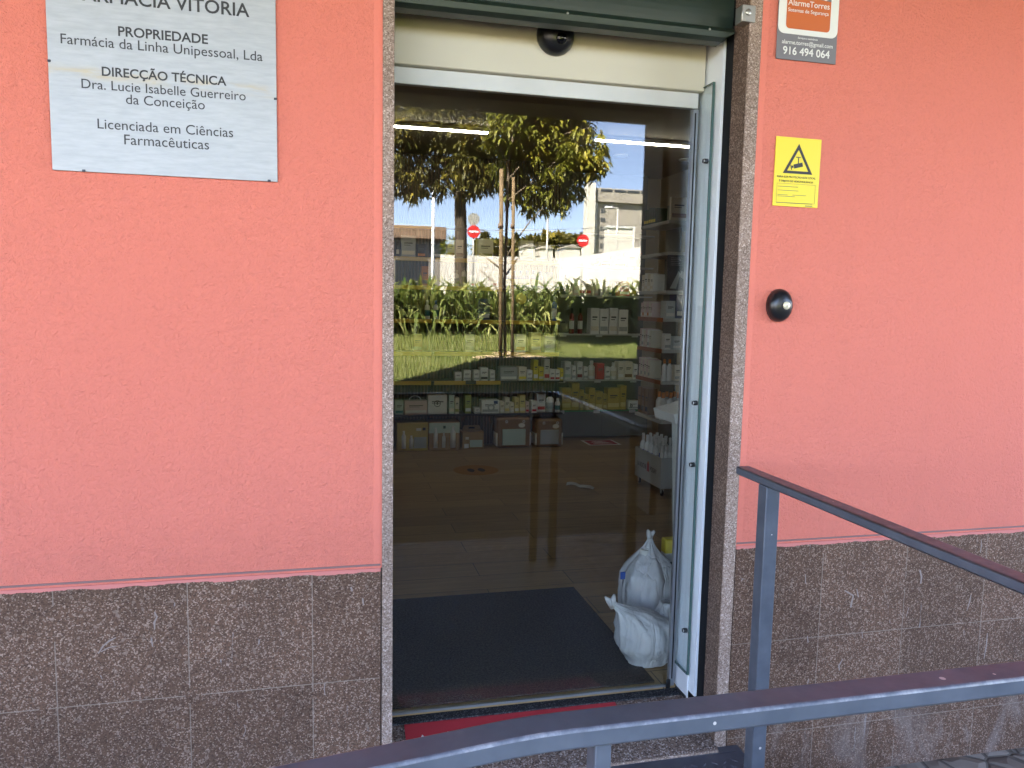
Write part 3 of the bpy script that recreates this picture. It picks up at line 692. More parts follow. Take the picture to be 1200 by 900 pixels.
protos = []
cl_group = 'strap leaved plants in the bed behind the lawn'
cl_label = 'strap leaved green plant clump in the dense bed along the top of the lawn'
for v in range(3):
    o = leafmesh('strap_plant', 'strap_leaf', clump_gen(1.05), at=(0, 0, 0)); tag(o, cl_label, 'plant', cl_group); protos.append(o)
spots = []
for row, yy in enumerate((-10.35, -10.75, -11.25, -11.8)):
    x = -1.2 + .2 * (row % 2)
    while x < 7.8: spots.append((x + rnd.uniform(-.12, .12), yy + rnd.uniform(-.1, .1))); x += .40
for k, (x, y) in enumerate(spots):
    o = protos[k % 3] if k < 3 else protos[k % 3].copy()
    if k >= 3: C.objects.link(o)
    o.location = (x, y, gz(x, y) - .02); o.rotation_euler = (0, 0, rnd.uniform(0, 6.28)); s_ = rnd.uniform(.85, 1.2); o.scale = (s_, s_, s_ * rnd.uniform(.9, 1.1))

# --- trees
def rosette(c_, rad, n, L, wd, droop, tint, updir=None):
    for k in range(n):
        a = rnd.uniform(0, 6.28); el = rnd.uniform(-.5, .9)
        d = Vector((math.cos(a) * math.cos(el), math.sin(a) * math.cos(el), math.sin(el)))
        base = c_ + Vector((rnd.gauss(0, rad * .25), rnd.gauss(0, rad * .25), rnd.gauss(0, rad * .25)))
        yield leaf(base, d, L * rnd.uniform(.7, 1.2), wd * rnd.uniform(.8, 1.2), droop * rnd.uniform(.5, 1.6)), min(1, max(0, tint + rnd.gauss(0, .12)))
def crown(lobes, dens, L, wd, droop, n=11):
    for (cx, cy_, cz, r) in lobes:
        k = int(dens * r * r)
        for q in range(k):
            while True:
                v = Vector((rnd.uniform(-1, 1), rnd.uniform(-1, 1), rnd.uniform(-1, 1)))
                if .35 < v.length < 1: break
            p = Vector((cx, cy_, cz)) + v * r
            lump = noise.noise(p * 2.2)
            if lump < -.38: continue
            yield from rosette(p, .12, n, L, wd, droop, .42 + .5 * lump + rnd.gauss(0, .13))
T0 = M(590, 418, 10.5); T0.z = gz(T0.x, T0.y)
tr = thing('young_tree', 'young leafy tree tied to two wooden stakes on the lawn', 'tree', T0)
def mz(px, py, dist): return M(px, py, dist)
b = MB(); tk = [T0 + Vector((.02, 0, -.05)), mz(591, 330, 10.5), mz(594, 250, 10.5), mz(596, 190, 10.5), mz(603, 150, 10.5), mz(606, 110, 10.5), mz(606, 70, 10.5)]
b.tube(tk, [.024, .021, .02, .018, .016, .013, .008], 'twig_bark', 7)
for pts in ([(594, 300), (606, 280), (622, 258), (640, 240)], [(593, 322), (604, 306), (618, 290), (628, 276)], [(594, 235), (612, 222), (640, 200), (660, 180)], [(596, 200), (585, 170), (570, 145)], [(603, 150), (625, 130), (650, 100)], [(596, 210), (622, 180), (650, 160), (690, 150)], [(590, 318), (575, 306), (562, 296)], [(588, 352), (578, 330), (562, 316)]):
    pp = [mz(x_, y_, 10.5 + .1 * math.sin(x_)) for x_, y_ in pts]
    b.tube(pp, [.013, .011, .009, .006][:len(pp)] if len(pp) == 4 else [.014, .011, .007], 'twig_bark', 6)
b.build('trunk', tr)
def px_lobes(lst, dist):
    out = []
    for (px, py, rpx, dd) in lst:
        p = M(px, py, dist + dd); out.append((p.x, p.y, p.z, rpx / 900 * (dist + dd)))
    return out
lob = px_lobes([(592, 150, 26, 0), (600, 195, 22, .3), (625, 160, 30, .2), (650, 190, 32, .0), (680, 170, 30, .2), (655, 150, 34, .5), (690, 190, 20, -.1), (640, 225, 24, .1), (622, 235, 15, .2), (655, 240, 13, 0), (610, 120, 40, .3), (660, 110, 45, .4), (630, 70, 50, .3), (605, 225, 14, .3), (675, 215, 18, .2)], 10.5)
leafmesh('crown', 'tree_leaf', crown(lob, 800, .16, .050, 1.3), tr)
for px, py_b, py_t, rr, lbl in ((586.5, 419, 198, .029, 'left wooden stake, the lighter one, tied to the young tree on the lawn'), (600.5, 417, 208, .023, 'right wooden stake, the darker one, tied to the young tree on the lawn')):
    a = M(px, py_b, 10.4); top = M(px + (1 if px < 590 else 1), py_t, 10.4); a.z = gz(a.x, a.y) - .1
    st = thing('tree_stake', lbl, 'stake', a, 'stakes of the young tree')
    b = MB(); b.tube([a, (a + top) / 2, top], [rr, rr, rr * .94], 'stake_wood', 10); b.build('post', st)
    tz = M(px, 265, 10.4)
    b = MB(); b.tube([(tz.x, tz.y, tz.z - .03), (tz.x, tz.y, tz.z + .03)], rr + .006, 'brown_fascia', 10); b.build('tie', st)
# darker big tree
T1 = M(540, 332, 15.5); T1.z = gz(T1.x, T1.y)
td = thing('shade_tree', 'large dark tree with a thick trunk behind the plant bed, left of the young tree', 'tree', T1)
b = MB(); b.tube([T1 + Vector((0, 0, -.2)), M(540, 330, 15.5), M(540, 270, 15.5), M(539, 225, 15.5), M(538, 180, 15.5), M(530, 120, 15.5)], [.15, .13, .125, .115, .10, .06], 'bark_dark', 12)
for pts in ([(539, 235), (520, 205), (490, 175), (470, 150)], [(540, 225), (560, 195), (585, 165)], [(538, 190), (515, 150), (500, 110)], [(538, 180), (552, 140), (575, 90)]):
    pp = [M(x_, y_, 15.5 + .2 * k) for k, (x_, y_) in enumerate(pts)]; b.tube(pp, [.06, .045, .03, .018][:len(pp)], 'bark_dark', 8)
b.build('trunk', td)
lob = px_lobes([(475, 150, 30, 0), (500, 190, 30, .3), (470, 205, 24, 0), (520, 150, 34, .2), (550, 170, 34, 0), (545, 205, 26, -.3), (575, 185, 26, .1), (510, 225, 16, 0), (486, 222, 14, 0), (570, 215, 16, .2), (500, 110, 45, .5), (550, 110, 45, .3), (440, 150, 40, .4), (450, 195, 26, 0), (590, 120, 40, .8), (520, 60, 55, .5), (620, 175, 28, 1.5), (650, 160, 30, 1.8), (600, 205, 20, 1.2), (640, 205, 22, 1.5)], 15.5)
leafmesh('crown', 'dark_leaf', crown(lob, 520, .21, .062, 1.2, 9), td)

# --- road signs
def disc(mb, c_, r, d, m, n=28):
    mb.lathe([(r, 0), (r, d)], m, n, Matrix.Translation(c_) @ Matrix.Rotation(R(-90), 4, 'X'))
def no_entry(px, py, dist, label, pole_bottom, octagon=False):
    c_ = M(px, py, dist); gzv = gz(c_.x, c_.y)
    t = thing('road_sign', label, 'road sign', (c_.x, c_.y, gzv), 'no entry signs across the road')
    b = MB(); b.tube([(c_.x, c_.y - .05, gzv - .1), (c_.x, c_.y - .05, c_.z + (.75 if octagon else .35))], .045, 'pole_grey', 10); b.build('pole', t)
    b = MB(); disc(b, (c_.x, c_.y, c_.z), .34, .02, 'sign_red'); dsk = b.build('sign_face', t)
    b = MB(); b.box(c_.x - .25, c_.x + .25, c_.y + .0205, c_.y + .026, c_.z - .05, c_.z + .05, 'sign_white'); b.build('white_bar', dsk)
    if octagon:
        b = MB(); b.lathe([(.34, 0), (.34, .02)], 'sign_back', 8, Matrix.Translation((c_.x, c_.y - .02, c_.z + .66)) @ Matrix.Rotation(R(-90), 4, 'X') @ Matrix.Rotation(R(22.5), 4, 'Z')); b.build('octagonal_panel', t)
no_entry(555, 271.5, 41, 'no entry road sign with an octagonal sign back above it, left of the young tree', 0, True)
no_entry(683, 282, 41, 'single no entry road sign in front of the white wall, right of the young tree', 0)
# --- lamp posts
def lamp(px, pt, dist, rad, m, arm, label):
    a = M(px, pt, dist); z0 = gz(a.x, a.y)
    t = thing('lamp_post', label, 'lamp post', (a.x, a.y, z0), 'poles and lamp posts across the road')
    b = MB(); b.tube([(a.x, a.y, z0 - .2), (a.x, a.y, (z0 + a.z) / 2), (a.x, a.y, a.z)], [rad * 1.25, rad, rad * .8], m, 10); b.build('pole', t)
    if arm:
        b = MB(); b.bar((a.x, a.y, a.z), (a.x - arm, a.y, a.z + .05), rad * 1.2, rad * 1.2, m); b.build('arm', t)
        b = MB(); b.box(a.x - arm - .6, a.x - arm, a.y - .15, a.y + .15, a.z - .02, a.z + .12, 'white_plastic', .02); b.build('lamp_head', t)
lamp(508, 205, 22, .045, 'sign_white', 0, 'pale slender pole rising into the crown of the dark tree')
lamp(642, 252, 60, .09, 'pole_grey', 0, 'thin grey pole between the young tree and the second no entry sign')
lamp(724, 244, 60, .10, 'pole_grey', .5, 'street lamp with a short arm in front of the pale tower')
lamp(743, 268, 50, .10, 'pole_grey', 0, 'short grey pole next to the street lamp at the arcade column')
# --- white wall
ww = [(497, 318, 45), (600, 301, 45), (655, 302, 45), (690, 299, 44), (722, 294, 42), (752, 289, 40), (800, 281, 38)]
b = MB(); i = b.mi('white_render'); tops = [M(*q) for q in ww]; tops[0].z = tops[1].z
ring = []
for p in tops:
    ring.append([b.bm.verts.new((p.x, p.y, 1.0)), b.bm.verts.new(p), b.bm.verts.new((p.x, p.y - .4, p.z)), b.bm.verts.new((p.x, p.y - .4, 1.0))])
for a, c_ in zip(ring, ring[1:]):
    for k in range(4): b.bm.faces.new((a[k], a[(k + 1) % 4], c_[(k + 1) % 4], c_[k])).material_index = i
for q in (ring[0], ring[-1]): b.bm.faces.new(q).material_index = i
tag(b.build('parapet_wall'), 'long white sunlit parapet wall across the road behind the plant bed', 'wall')
# --- low shop on the left
p0, p1 = M(430, 262, 34), M(516, 268, 34)
ls = thing('low_building', 'low brown and grey shop building at the left behind the plant bed', 'building', (p0.x, p0.y, 1.2))
b = MB(); b.box(p0.x - 6, p1.x, p0.y - 8, p0.y, .9, p0.z - .35, 'shop_render'); b.build('wall', ls)
b = MB(); b.box(p0.x - 6.2, p1.x + .2, p0.y - 8, p0.y + .5, p0.z - .6, p0.z - .05, 'brown_fascia', .03); b.build('roof_fascia', ls)
for xa, xb, za, zb2 in ((-.1, .8, .3, 1.9), (1.2, 2.6, .8, 2.1), (-2, -.6, .8, 2.1)):
    b = MB(); b.box(p0.x + xa, p0.x + xb, p0.y + .001, p0.y + .06, 1.2 + za, 1.2 + zb2, 'window_dark', .01); b.build('window', ls)
# --- pale tower on the right
D = 140
q0, q1 = M(691, 217, D), M(765, 221, D); zt = M(725, 222, D).z
tw = thing('tower_block', 'tall pale grey block with a column of small windows behind the white wall', 'building', (q0.x, q0.y, 1.5))
b = MB(); b.box(q0.x + 1.6, q1.x + 8, q0.y - 3, q0.y, 1.4, zt - 2.6, 'tower_render'); b.build('wall', tw)
b = MB(); b.box(q0.x + .9, q1.x + 8, q0.y - 3, q0.y + .7, zt - 2.59, zt, 'tower_render', .05); b.build('roof_band', tw)
for k in range(5):
    xa = q0.x + 2.0 + k * 2.7; b = MB(); b.box(xa, xa + 2.3, q0.y + .701, q0.y + .78, zt - .62, zt - .22, 'window_dark'); b.build('roof_slot', tw)
b = MB(); b.box(q0.x - .9, q0.x + .75, q0.y - .5, q0.y + 1.5, 1.4, zt + .8, 'white_render', .03); b.build('corner_pillar', tw)
b = MB(); b.box(q0.x + 1.0, q0.x + 1.59, q0.y - 1, q0.y + .4, 1.4, zt - 2.7, 'white_render', .02); b.build('corner_pillar', tw)
for k in range(6):
    zz = zt - 4.6 - k * 1.62
    for j in range(2):
        b = MB(); b.box(q0.x + 2.4 + j * .5, q0.x + 2.78 + j * .5, q0.y + .001, q0.y + .06, zz, zz + .8, 'window_dark', .02); b.build('window', tw)
an0, an1 = M(713, 267, 120), M(742, 268, 120)
an = thing('white_hall', 'plain white hall in front of the pale tower', 'building', (an0.x, an0.y, 1.5))
b = MB(); b.box(an0.x, an1.x + .2, an0.y - 2, an0.y, 1.4, an0.z, 'white_render', .04); b.build('wall', an)
b = MB(); b.box(an0.x - .15, an1.x + .35, an0.y - 2, an0.y + .2, an0.z + .001, an0.z + .35, 'rail_grey', .04); b.build('roof_edge', an)
# --- small white houses in front of the hill
for px, wpx, pt, lbl in ((618, 9, 289, 'leftmost small white house below the wooded hill'), (634, 14, 291, 'middle small white house below the wooded hill'), (662, 18, 290, 'rightmost small white house below the wooded hill')):
    a, c_ = M(px, pt, 110), M(px + wpx, pt, 110)
    t = thing('white_house', lbl, 'house', (a.x, a.y, 1.5), 'white houses below the hill')
    b = MB(); b.box(a.x, c_.x, a.y - 5, a.y, 1.4, a.z, 'white_render'); b.build('wall', t)
    b = MB(); b.poly([(a.x - .2, a.y + .2, a.z + .001), (c_.x + .2, a.y + .2, a.z + .001), ((a.x + c_.x) / 2, a.y + .2, a.z + .5)], 5.4, 'tower_render'); b.build('roof', t)
# --- wooded hill and darker pine
def blob_field(name, px0, px1, dist, prof, n, sz_, mname, label, cat):
    b = MB()
    def gen():
        for k in range(n):
            px = rnd.uniform(px0, px1); top = prof(px); u = rnd.random() ** .7
            py = top + (300 - top) * (1 - u); p = M(px, py, dist + rnd.uniform(-8, 8) * (dist / 150))
            s_ = sz_ * rnd.uniform(.6, 1.3)
            for q in range(5):
                a = rnd.uniform(0, 6.28); el = rnd.uniform(-.2, 1.3)
                d = Vector((math.cos(a) * math.cos(el), math.sin(a) * math.cos(el), math.sin(el)))
                yield leaf(p, d, s_, s_ * .55, .5, None, 2), min(1, max(0, .45 + .3 * noise.noise(p * .15) + rnd.gauss(0, .15)))
    o = leafmesh(name, mname, gen()); return tag(stuff(o), label, cat)
hp = lambda px: 288 - 7 * math.exp(-((px - 650) / 28) ** 2) - 5 * math.exp(-((px - 690) / 14) ** 2) + 2 * math.sin(px * .35) + 1.3 * math.sin(px * .9)
blob_field('woodland', 560, 720, 190, hp, 1500, 2.6, 'dark_leaf', 'far wooded ridge behind the white houses', 'woodland')
def hill(x0, x1, y, h):
    b = MB(); i = b.mi('far_wood'); n = 40; f = []; k2 = []; tp = []
    for k in range(n + 1):
        u = k / n; x = x0 + (x1 - x0) * u; z = 1.5 + h * (math.sin(math.pi * u) ** .6) * (.8 + .2 * noise.noise(Vector((x * .03, 0, 0))))
        f.append(b.bm.verts.new((x, y, 1.2))); tp.append(b.bm.verts.new((x, y - 25, z))); k2.append(b.bm.verts.new((x, y - 60, 1.2)))
    for k in range(n):
        for A, B in ((f, tp), (tp, k2)):
            q = b.bm.faces.new((A[k], A[k + 1], B[k + 1], B[k])); q.material_index = i; q.smooth = True
    return b.build('hills')
struct(hill(-80, 140, -200, 14))
cn = M(568, 300, 60)
pt_ = thing('conifer', 'dark conical tree beside the double road sign', 'tree', (cn.x, cn.y, 1.5))
top = M(570, 272, 60)
b = MB(); b.tube([(cn.x, cn.y, 1.3), (cn.x, cn.y, top.z - .4)], [.18, .05], 'bark_dark', 8); b.build('trunk', pt_)
def cone():
    for k in range(420):
        u = rnd.random() ** 1.3; z = 1.7 + (top.z - 1.7) * u; r = (1 - u) * 1.9 * rnd.uniform(.3, 1) + .05; a = rnd.uniform(0, 6.28)
        p = Vector((cn.x + r * math.cos(a), cn.y + r * math.sin(a), z))
        for q in range(5):
            yield leaf(p, (math.cos(a + rnd.gauss(0, .7)), math.sin(a + rnd.gauss(0, .7)), rnd.uniform(-.3, .6)), .45, .16, .6, None, 2), min(1, max(0, rnd.gauss(.4, .2)))
leafmesh('crown', 'dark_leaf', cone(), pt_)
bs = [M(530, 285, 48), M(520, 288, 48), M(505, 286, 48)]
bt = thing('garden_shrub', 'loose green shrub between the low shop and the dark trunk', 'shrub', (bs[0].x, bs[0].y, 1.4))
b = MB()
for k in range(5): b.tube([(bs[0].x - .3, bs[0].y, 1.3), (bs[0].x - .5 + .4 * k - .6, bs[0].y, 2.8), (bs[0].x - 1.2 + .5 * k, bs[0].y, 4.2)], [.05, .03, .015], 'bark_dark', 6)
b.build('stem', bt)
leafmesh('foliage', 'tree_leaf', crown([(p.x, p.y, p.z - .8, 1.3) for p in bs], 150, .25, .09, .8, 8), bt)
# overhead cables
for k, (ya, yb) in enumerate(((264, 262), (284, 280))):
    a, c_ = M(455, ya, 70), M(765, yb, 62); pts = []
    for q in range(13):
        u = q / 12; p = a.lerp(c_, u); p.z -= .5 * 4 * u * (1 - u); pts.append(p)
    b = MB(); b.tube(pts, .022, 'pole_dark', 5)
    tag(b.build('overhead_cable'), ['upper', 'lower'][k] + ' thin overhead cable crossing the sky behind the young tree', 'cable')
# fallen leaves and bare soil at the stakes
b = MB(); pts = []
for k in range(22):
    a = 2 * math.pi * k / 22; r = .30 + .10 * math.sin(3 * a) + rnd.uniform(-.04, .04); x = T0.x + .1 + 1.5 * r * math.cos(a); y = T0.y + r * math.sin(a); pts.append((x, y, gz(x, y) + .012))
m_noise('bare_soil', (.28, .20, .12), (.40, .31, .2), 9, .95, .5, 30)
b.face(pts, 'bare_soil'); struct(b.build('soil_patch'))

# ================================================================== INSIDE THE SHOP
mt_ = MB(); mt_.box(.175, 1.178, .290, 1.262, .0005, .009, 'mat_pile', .003, 2)
tag(mt_.build('doormat'), 'large charcoal doormat on the shop floor just behind the glass door', 'doormat')
# floor stickers
yc = thing('floor_sticker', 'round orange floor sticker with black footprints on the plank floor', 'sticker', (1.21, 4.0, 0))
b = MB(); b.lathe([(.19, 0), (.19, .0015)], 'sticker_orange', 36, None, (1.21, 4.0, .0005)); b.build('disc', yc)
b = MB()
for dx in (-.045, .045): b.lathe([(.03, 0), (.03, .0008)], 'ink', 14, Matrix.Translation((1.21 + dx, 3.99, .0022)) @ Matrix.Scale(2.3, 4, (0, 1, 0))); b.build('footprint', yc) if dx > 0 else None
rsq = thing('floor_notice', 'red and white rectangular notice stuck on the floor before the pale wall panel', 'sticker', (2.72, 5.1, 0))
b = MB(); b.box(2.55, 2.89, 4.96, 5.24, .0005, .002, 'white_print'); b.build('border', rsq)
b = MB(); b.box(2.575, 2.865, 4.985, 5.215, .0022, .003, 'red_print'); b.build('panel', rsq)
b = MB()
for k in range(4): b.box(2.62 + .03 * (k % 2), 2.82 - .02 * k, 5.03 + .04 * k, 5.045 + .04 * k, .0032, .004, 'white_print')
b.build('lettering', rsq)
pl = MB(); i = pl.mi('white_plastic'); c0 = Vector((1.86, 3.23, .0)); vg = []
for k in range(7):
    u = k / 6; row_ = []
    for j in range(3): row_.append(pl.bm.verts.new(c0 + Vector((-.07 + .15 * u + .02 * j, .10 - .2 * u + .035 * j, .006 + .018 * abs(math.sin(2.2 * k + 1.4 * j))))))
    vg.append(row_)
for k in range(6):
    for j in range(2): pl.bm.faces.new((vg[k][j], vg[k + 1][j], vg[k + 1][j + 1], vg[k][j + 1])).material_index = i
r = bmesh.ops.solidify(pl.bm, geom=pl.bm.faces[:], thickness=.0012)
tag(pl.build('paper_scrap'), 'crumpled slip of white paper lying on the plank floor', 'paper')

# --- shelving
def cmat(name, c): return mat('pack_' + name, c, .45)
COL = {'white': (.74, .73, .69), 'cream': (.68, .62, .48), 'pale pink': (.66, .50, .46), 'pale yellow': (.66, .54, .22), 'mustard': (.50, .36, .08), 'yellow': (.75, .60, .05), 'olive green': (.30, .33, .08),
       'dark blue': (.02, .035, .12), 'pale green': (.46, .54, .44), 'grey': (.36, .38, .37), 'red': (.50, .02, .03), 'brown': (.22, .12, .045), 'kraft brown': (.34, .21, .085), 'teal': (.03, .16, .16), 'black': (.015, .015, .017),
       'orange': (.62, .20, .03), 'dark red': (.2, .015, .02), 'dark green': (.02, .06, .025), 'blue': (.03, .09, .38), 'clear': (.5, .55, .56)}
for k, v in COL.items(): cmat(k, v)
pk = lambda n: 'pack_' + n
def carton(x0, x1, y0, y1, z0, z1, body, band, face='-y'):
    """a folded carton: bevelled body, printed band, small printed lines, closing flap"""
    b = MB(); b.box(x0, x1, y0, y1, z0, z1, pk(body), .0018)
    e = .0008; h = z1 - z0
    if face == '-y':
        w_ = x1 - x0
        b.box(x0 + .06 * w_, x1 - .06 * w_, y0 - e, y0 + .001, z0 + .12 * h, z0 + .30 * h, pk(band))
        b.box(x0 + .2 * w_, x1 - .2 * w_, y0 - e, y0 + .001, z0 + .62 * h, z0 + .68 * h, 'ink_soft'); b.box(x0 + .2 * w_, x1 - .35 * w_, y0 - e, y0 + .001, z0 + .54 * h, z0 + .57 * h, 'ink_soft')
        b.box(x0 + .003, x1 - .003, y0 + .004, y1 - .004, z1 - .0005, z1 + .0008, pk(body))
    else:
        w_ = y1 - y0
        b.box(x0 - e, x0 + .001, y0 + .06 * w_, y1 - .06 * w_, z0 + .12 * h, z0 + .30 * h, pk(band))
        b.box(x0 - e, x0 + .001, y0 + .2 * w_, y1 - .2 * w_, z0 + .62 * h, z0 + .68 * h, 'ink_soft'); b.box(x0 - e, x0 + .001, y0 + .2 * w_, y1 - .35 * w_, z0 + .54 * h, z0 + .57 * h, 'ink_soft')
        b.box(x0 + .004, x1 - .004, y0 + .003, y1 - .003, z1 - .0005, z1 + .0008, pk(body))
    return b.build('carton', at=((x0 + x1) / 2, (y0 + y1) / 2, z0))
def bottle(x, y, z0, r, h, body, cap, band):
    b = MB(); b.lathe([(r * .92, 0), (r, .01 * h + .002), (r, .18 * h), (r * 1.004, .181 * h), (r * 1.004, .5 * h), (r, .501 * h), (r, .66 * h), (r * .75, .74 * h), (r * .42, .78 * h), (r * .42, .80 * h), (r * .5, .80 * h), (r * .5, .98 * h), (r * .4, h)],
                      [pk(body)] * 3 + [pk(band)] + [pk(body)] * 5 + [pk(cap)] * 3, 14, None, (0, 0, 0))
    o = b.build('bottle'); o.location = (x, y, z0); return o
ORD = ['first', 'second', 'third', 'fourth', 'fifth', 'sixth', 'seventh', 'eighth', 'ninth', 'tenth', 'eleventh', 'twelfth', 'thirteenth', 'fourteenth', 'fifteenth', 'sixteenth', 'seventeenth', 'eighteenth', 'nineteenth', 'twentieth', 'twenty first', 'twenty second', 'twenty third', 'twenty fourth', 'twenty fifth']
def row(where, yf, zb_, pyb, items, depth=.12, group=None):
    for k, it in enumerate(items):
        kind, p0_, p1_, pt, body, band = it[:6]
        a, c_ = P(p0_, pyb, yf), P(p1_, pyb, yf); h = P((p0_ + p1_) / 2, pt, yf).z - zb_
        yo = it[6] if len(it) > 6 else 0.
        if kind == 'c':
            o = carton(a.x + .0012, c_.x - .0012, yf + yo, yf + yo + depth, zb_ + .0006, zb_ + h, body, band)
            tag(o, f'{body} carton, {band} band, {ORD[k]} from left on {where}', 'carton', group or f'products on {where}')
        else:
            r_ = (c_.x - a.x) / 2
            o = bottle((a.x + c_.x) / 2, yf + yo + r_, zb_ + .0006, r_, h, body, it[7] if len(it) > 7 else 'white', band)
            tag(o, f'{body} bottle, {band} label, {ORD[k]} from left on {where}', 'bottle', group or f'products on {where}')
YB = 4.97
ub = thing('wall_shelving', 'black shelving with yellow price strips on the slatted wooden back wall', 'shelf unit', (1.2, 5.19, 0))
SZ = {'l1': .338, 'l2': .655, 'l3': .93, 'l4': 1.235, 'l5': 1.545, 'l6': 1.805, 'l7': 2.10}
for kz, z in SZ.items():
    b = MB(); b.box(-.6, 2.255, YB - .03, 5.189, z - .016, z, 'shelf_board_black', .0015); sb = b.build('shelf', ub)
    if kz not in ('l1',):
        for xa, xb in ((.30, .95), (.98, 1.62), (1.66, 2.2)):
            if (kz, xa) in (('l5', 1.66), ('l2', 1.66), ('l7', .98)): continue
            b = MB(); b.box(xa, xb, YB - .0345, YB - .0305, z - .034, z + .004, 'price_yellow', .001); b.build('price_strip', sb)
    if kz in ('l2', 'l5', 'l6'):
        b = MB(); b.box(1.28, 1.38, YB - .0415, YB - .0346, z - .030, z + .008, 'pack_black', .001); b.build('shelf_tag', sb)
for x in (-.55, .25, .96, 1.64, 2.24):
    b = MB(); b.box(x - .01, x + .01, 5.165, 5.1895, 0, 2.4, 'shelf_board_black'); b.build('upright', ub)
W1 = 'the lowest black shelf'
row(W1, YB, SZ['l1'], 485, [('c', 463, 473, 470, 'pale green', 'teal'), ('c', 474, 501, 470, 'pale pink', 'white'), ('c', 501.5, 524, 463, 'white', 'white'), ('c', 526, 532.5, 463, 'pale green', 'cream'), ('c', 533, 538, 466, 'cream', 'olive green'), ('c', 545, 552, 463, 'olive green', 'white'), ('c', 556, 563, 478, 'white', 'grey'), ('c', 564, 585, 469, 'white', 'grey'),
    ('c', 586, 591, 471, 'cream', 'white'), ('c', 591.5, 597, 466, 'cream', 'pale yellow'), ('c', 597.5, 602.5, 472, 'cream', 'white'), ('c', 603, 608, 466, 'pale yellow', 'white'), ('c', 608.5, 615.5, 463, 'pale yellow', 'cream'), ('c', 616, 620, 471, 'pale pink', 'red'), ('c', 623, 629, 470, 'white', 'red'), ('c', 631, 641, 462.5, 'white', 'red', .06), ('b', 641.5, 650.5, 461, 'white', 'grey', .02, 'black'), ('b', 651, 657, 467, 'white', 'teal', .0, 'white')])
# printed emblems and the handle on the bigger boxes of that shelf
def ring(x, y, z, r0, r1, m, parent=None):
    b = MB(); n = 20
    for k in range(n):
        a, c_ = 2 * math.pi * k / n, 2 * math.pi * (k + 1) / n
        b.poly([(x + r0 * math.cos(a), y, z + r0 * math.sin(a)), (x + r1 * math.cos(a), y, z + r1 * math.sin(a)), (x + r1 * math.cos(c_), y, z + r1 * math.sin(c_)), (x + r0 * math.cos(c_), y, z + r0 * math.sin(c_))], .0008, m)
    return b
def by_label(s): return [o for o in C.objects if o.get('label', '').startswith(s)][0]
def attach(mb, name, o): mb.build(name, o)
bx = by_label('white carton, white band, third'); c_ = P(512.5, 473, YB)
attach(ring(c_.x, YB - .0012, c_.z, .026, .032, 'ink'), 'emblem', bx); b = MB(); b.box(c_.x - .006, c_.x + .006, YB - .0020, YB - .0012, c_.z - .012, c_.z + .014, 'ink'); attach(b, 'emblem', bx)
bx = by_label('pale pink carton, white band, second'); c_ = P(487, 470, YB); b = MB()
b.tube([(c_.x + .055 * math.cos(R(180 - 20 * k)), YB + .05, c_.z + .045 * math.sin(R(20 * k))) for k in range(10)], .005, 'pack_white', 6); attach(b, 'handle', bx)
bx = by_label('white carton, grey band, eighth'); c_ = P(575.5, 477.5, YB); attach(ring(c_.x, YB - .0013, c_.z, .020, .036, 'pack_grey'), 'emblem', bx)
b = MB(); q = P(581, 471.5, YB); b.box(q.x - .02, q.x + .02, YB - .0022, YB - .0013, q.z - .015, q.z + .015, 'pack_dark blue'); attach(b, 'corner_print', bx)
W2 = 'the second lowest black shelf'
row(W2, YB, SZ['l2'], 447.5, [('c', 533, 541, 436, 'white', 'pale green'), ('c', 543, 552, 434, 'white', 'grey'), ('c', 555, 562, 434, 'white', 'grey'), ('c', 563, 572, 431, 'white', 'black'), ('c', 574, 580, 434, 'white', 'grey'), ('c', 586, 606.5, 430, 'grey', 'white'), ('c', 607.5, 617, 430, 'cream', 'yellow'), ('c', 617.5, 624, 434, 'white', 'grey'), ('c', 625, 630.5, 422, 'yellow', 'white'), ('c', 631, 637, 430, 'yellow', 'cream'), ('c', 637.5, 644, 421, 'cream', 'red'), ('c', 644.5, 650, 433, 'white', 'red'), ('c', 650.5, 656, 433.5, 'white', 'red'), ('c', 656.5, 660, 432, 'yellow', 'white')])
W3 = 'the third lowest black shelf'
row(W3, YB, SZ['l3'], 413, [('c', 484, 495, 392, 'kraft brown', 'pale green'), ('c', 545, 556, 392, 'white', 'grey'), ('c', 604, 616, 392, 'white', 'orange'), ('c', 622, 634, 390, 'pale yellow', 'white'), ('c', 638, 650, 394, 'white', 'grey')])
W4 = 'the fourth lowest black shelf'
row(W4, YB, SZ['l4'], 375, [('b', 498, 504, 352, 'white', 'teal', 0, 'white'), ('b', 508, 514, 352, 'white', 'teal', 0, 'blue'), ('c', 560, 574, 350, 'dark blue', 'white'), ('b', 647, 653, 347, 'blue', 'white', 0, 'white')])
W5 = 'the fifth lowest black shelf'
row(W5, YB, SZ['l5'], 338, [('c', 494, 502, 312, 'orange', 'brown'), ('b', 527, 532, 322, 'white', 'dark blue', 0, 'white'), ('b', 532.5, 538, 316, 'white', 'dark blue', 0, 'white'), ('b', 541, 547, 312, 'cream', 'olive green', 0, 'black'), ('c', 552, 556, 322, 'white', 'red'), ('b', 566, 572, 313, 'dark green', 'grey', 0, 'white'), ('c', 577, 583, 318, 'cream', 'red'),
    ('b', 593, 599.5, 317, 'dark blue', 'olive green', 0, 'dark blue'), ('b', 600, 607, 317, 'dark blue', 'olive green', 0, 'dark blue'), ('b', 607.5, 614.5, 317, 'dark blue', 'olive green', 0, 'dark blue'), ('b', 615, 622, 317, 'dark blue', 'olive green', 0, 'dark blue'), ('b', 622.5, 629.5, 317, 'dark blue', 'olive green', 0, 'dark blue'), ('b', 630, 637, 318, 'dark blue', 'olive green', 0, 'dark blue'), ('c', 640, 648, 319, 'dark blue', 'grey'), ('c', 649, 657, 330, 'black', 'grey')])
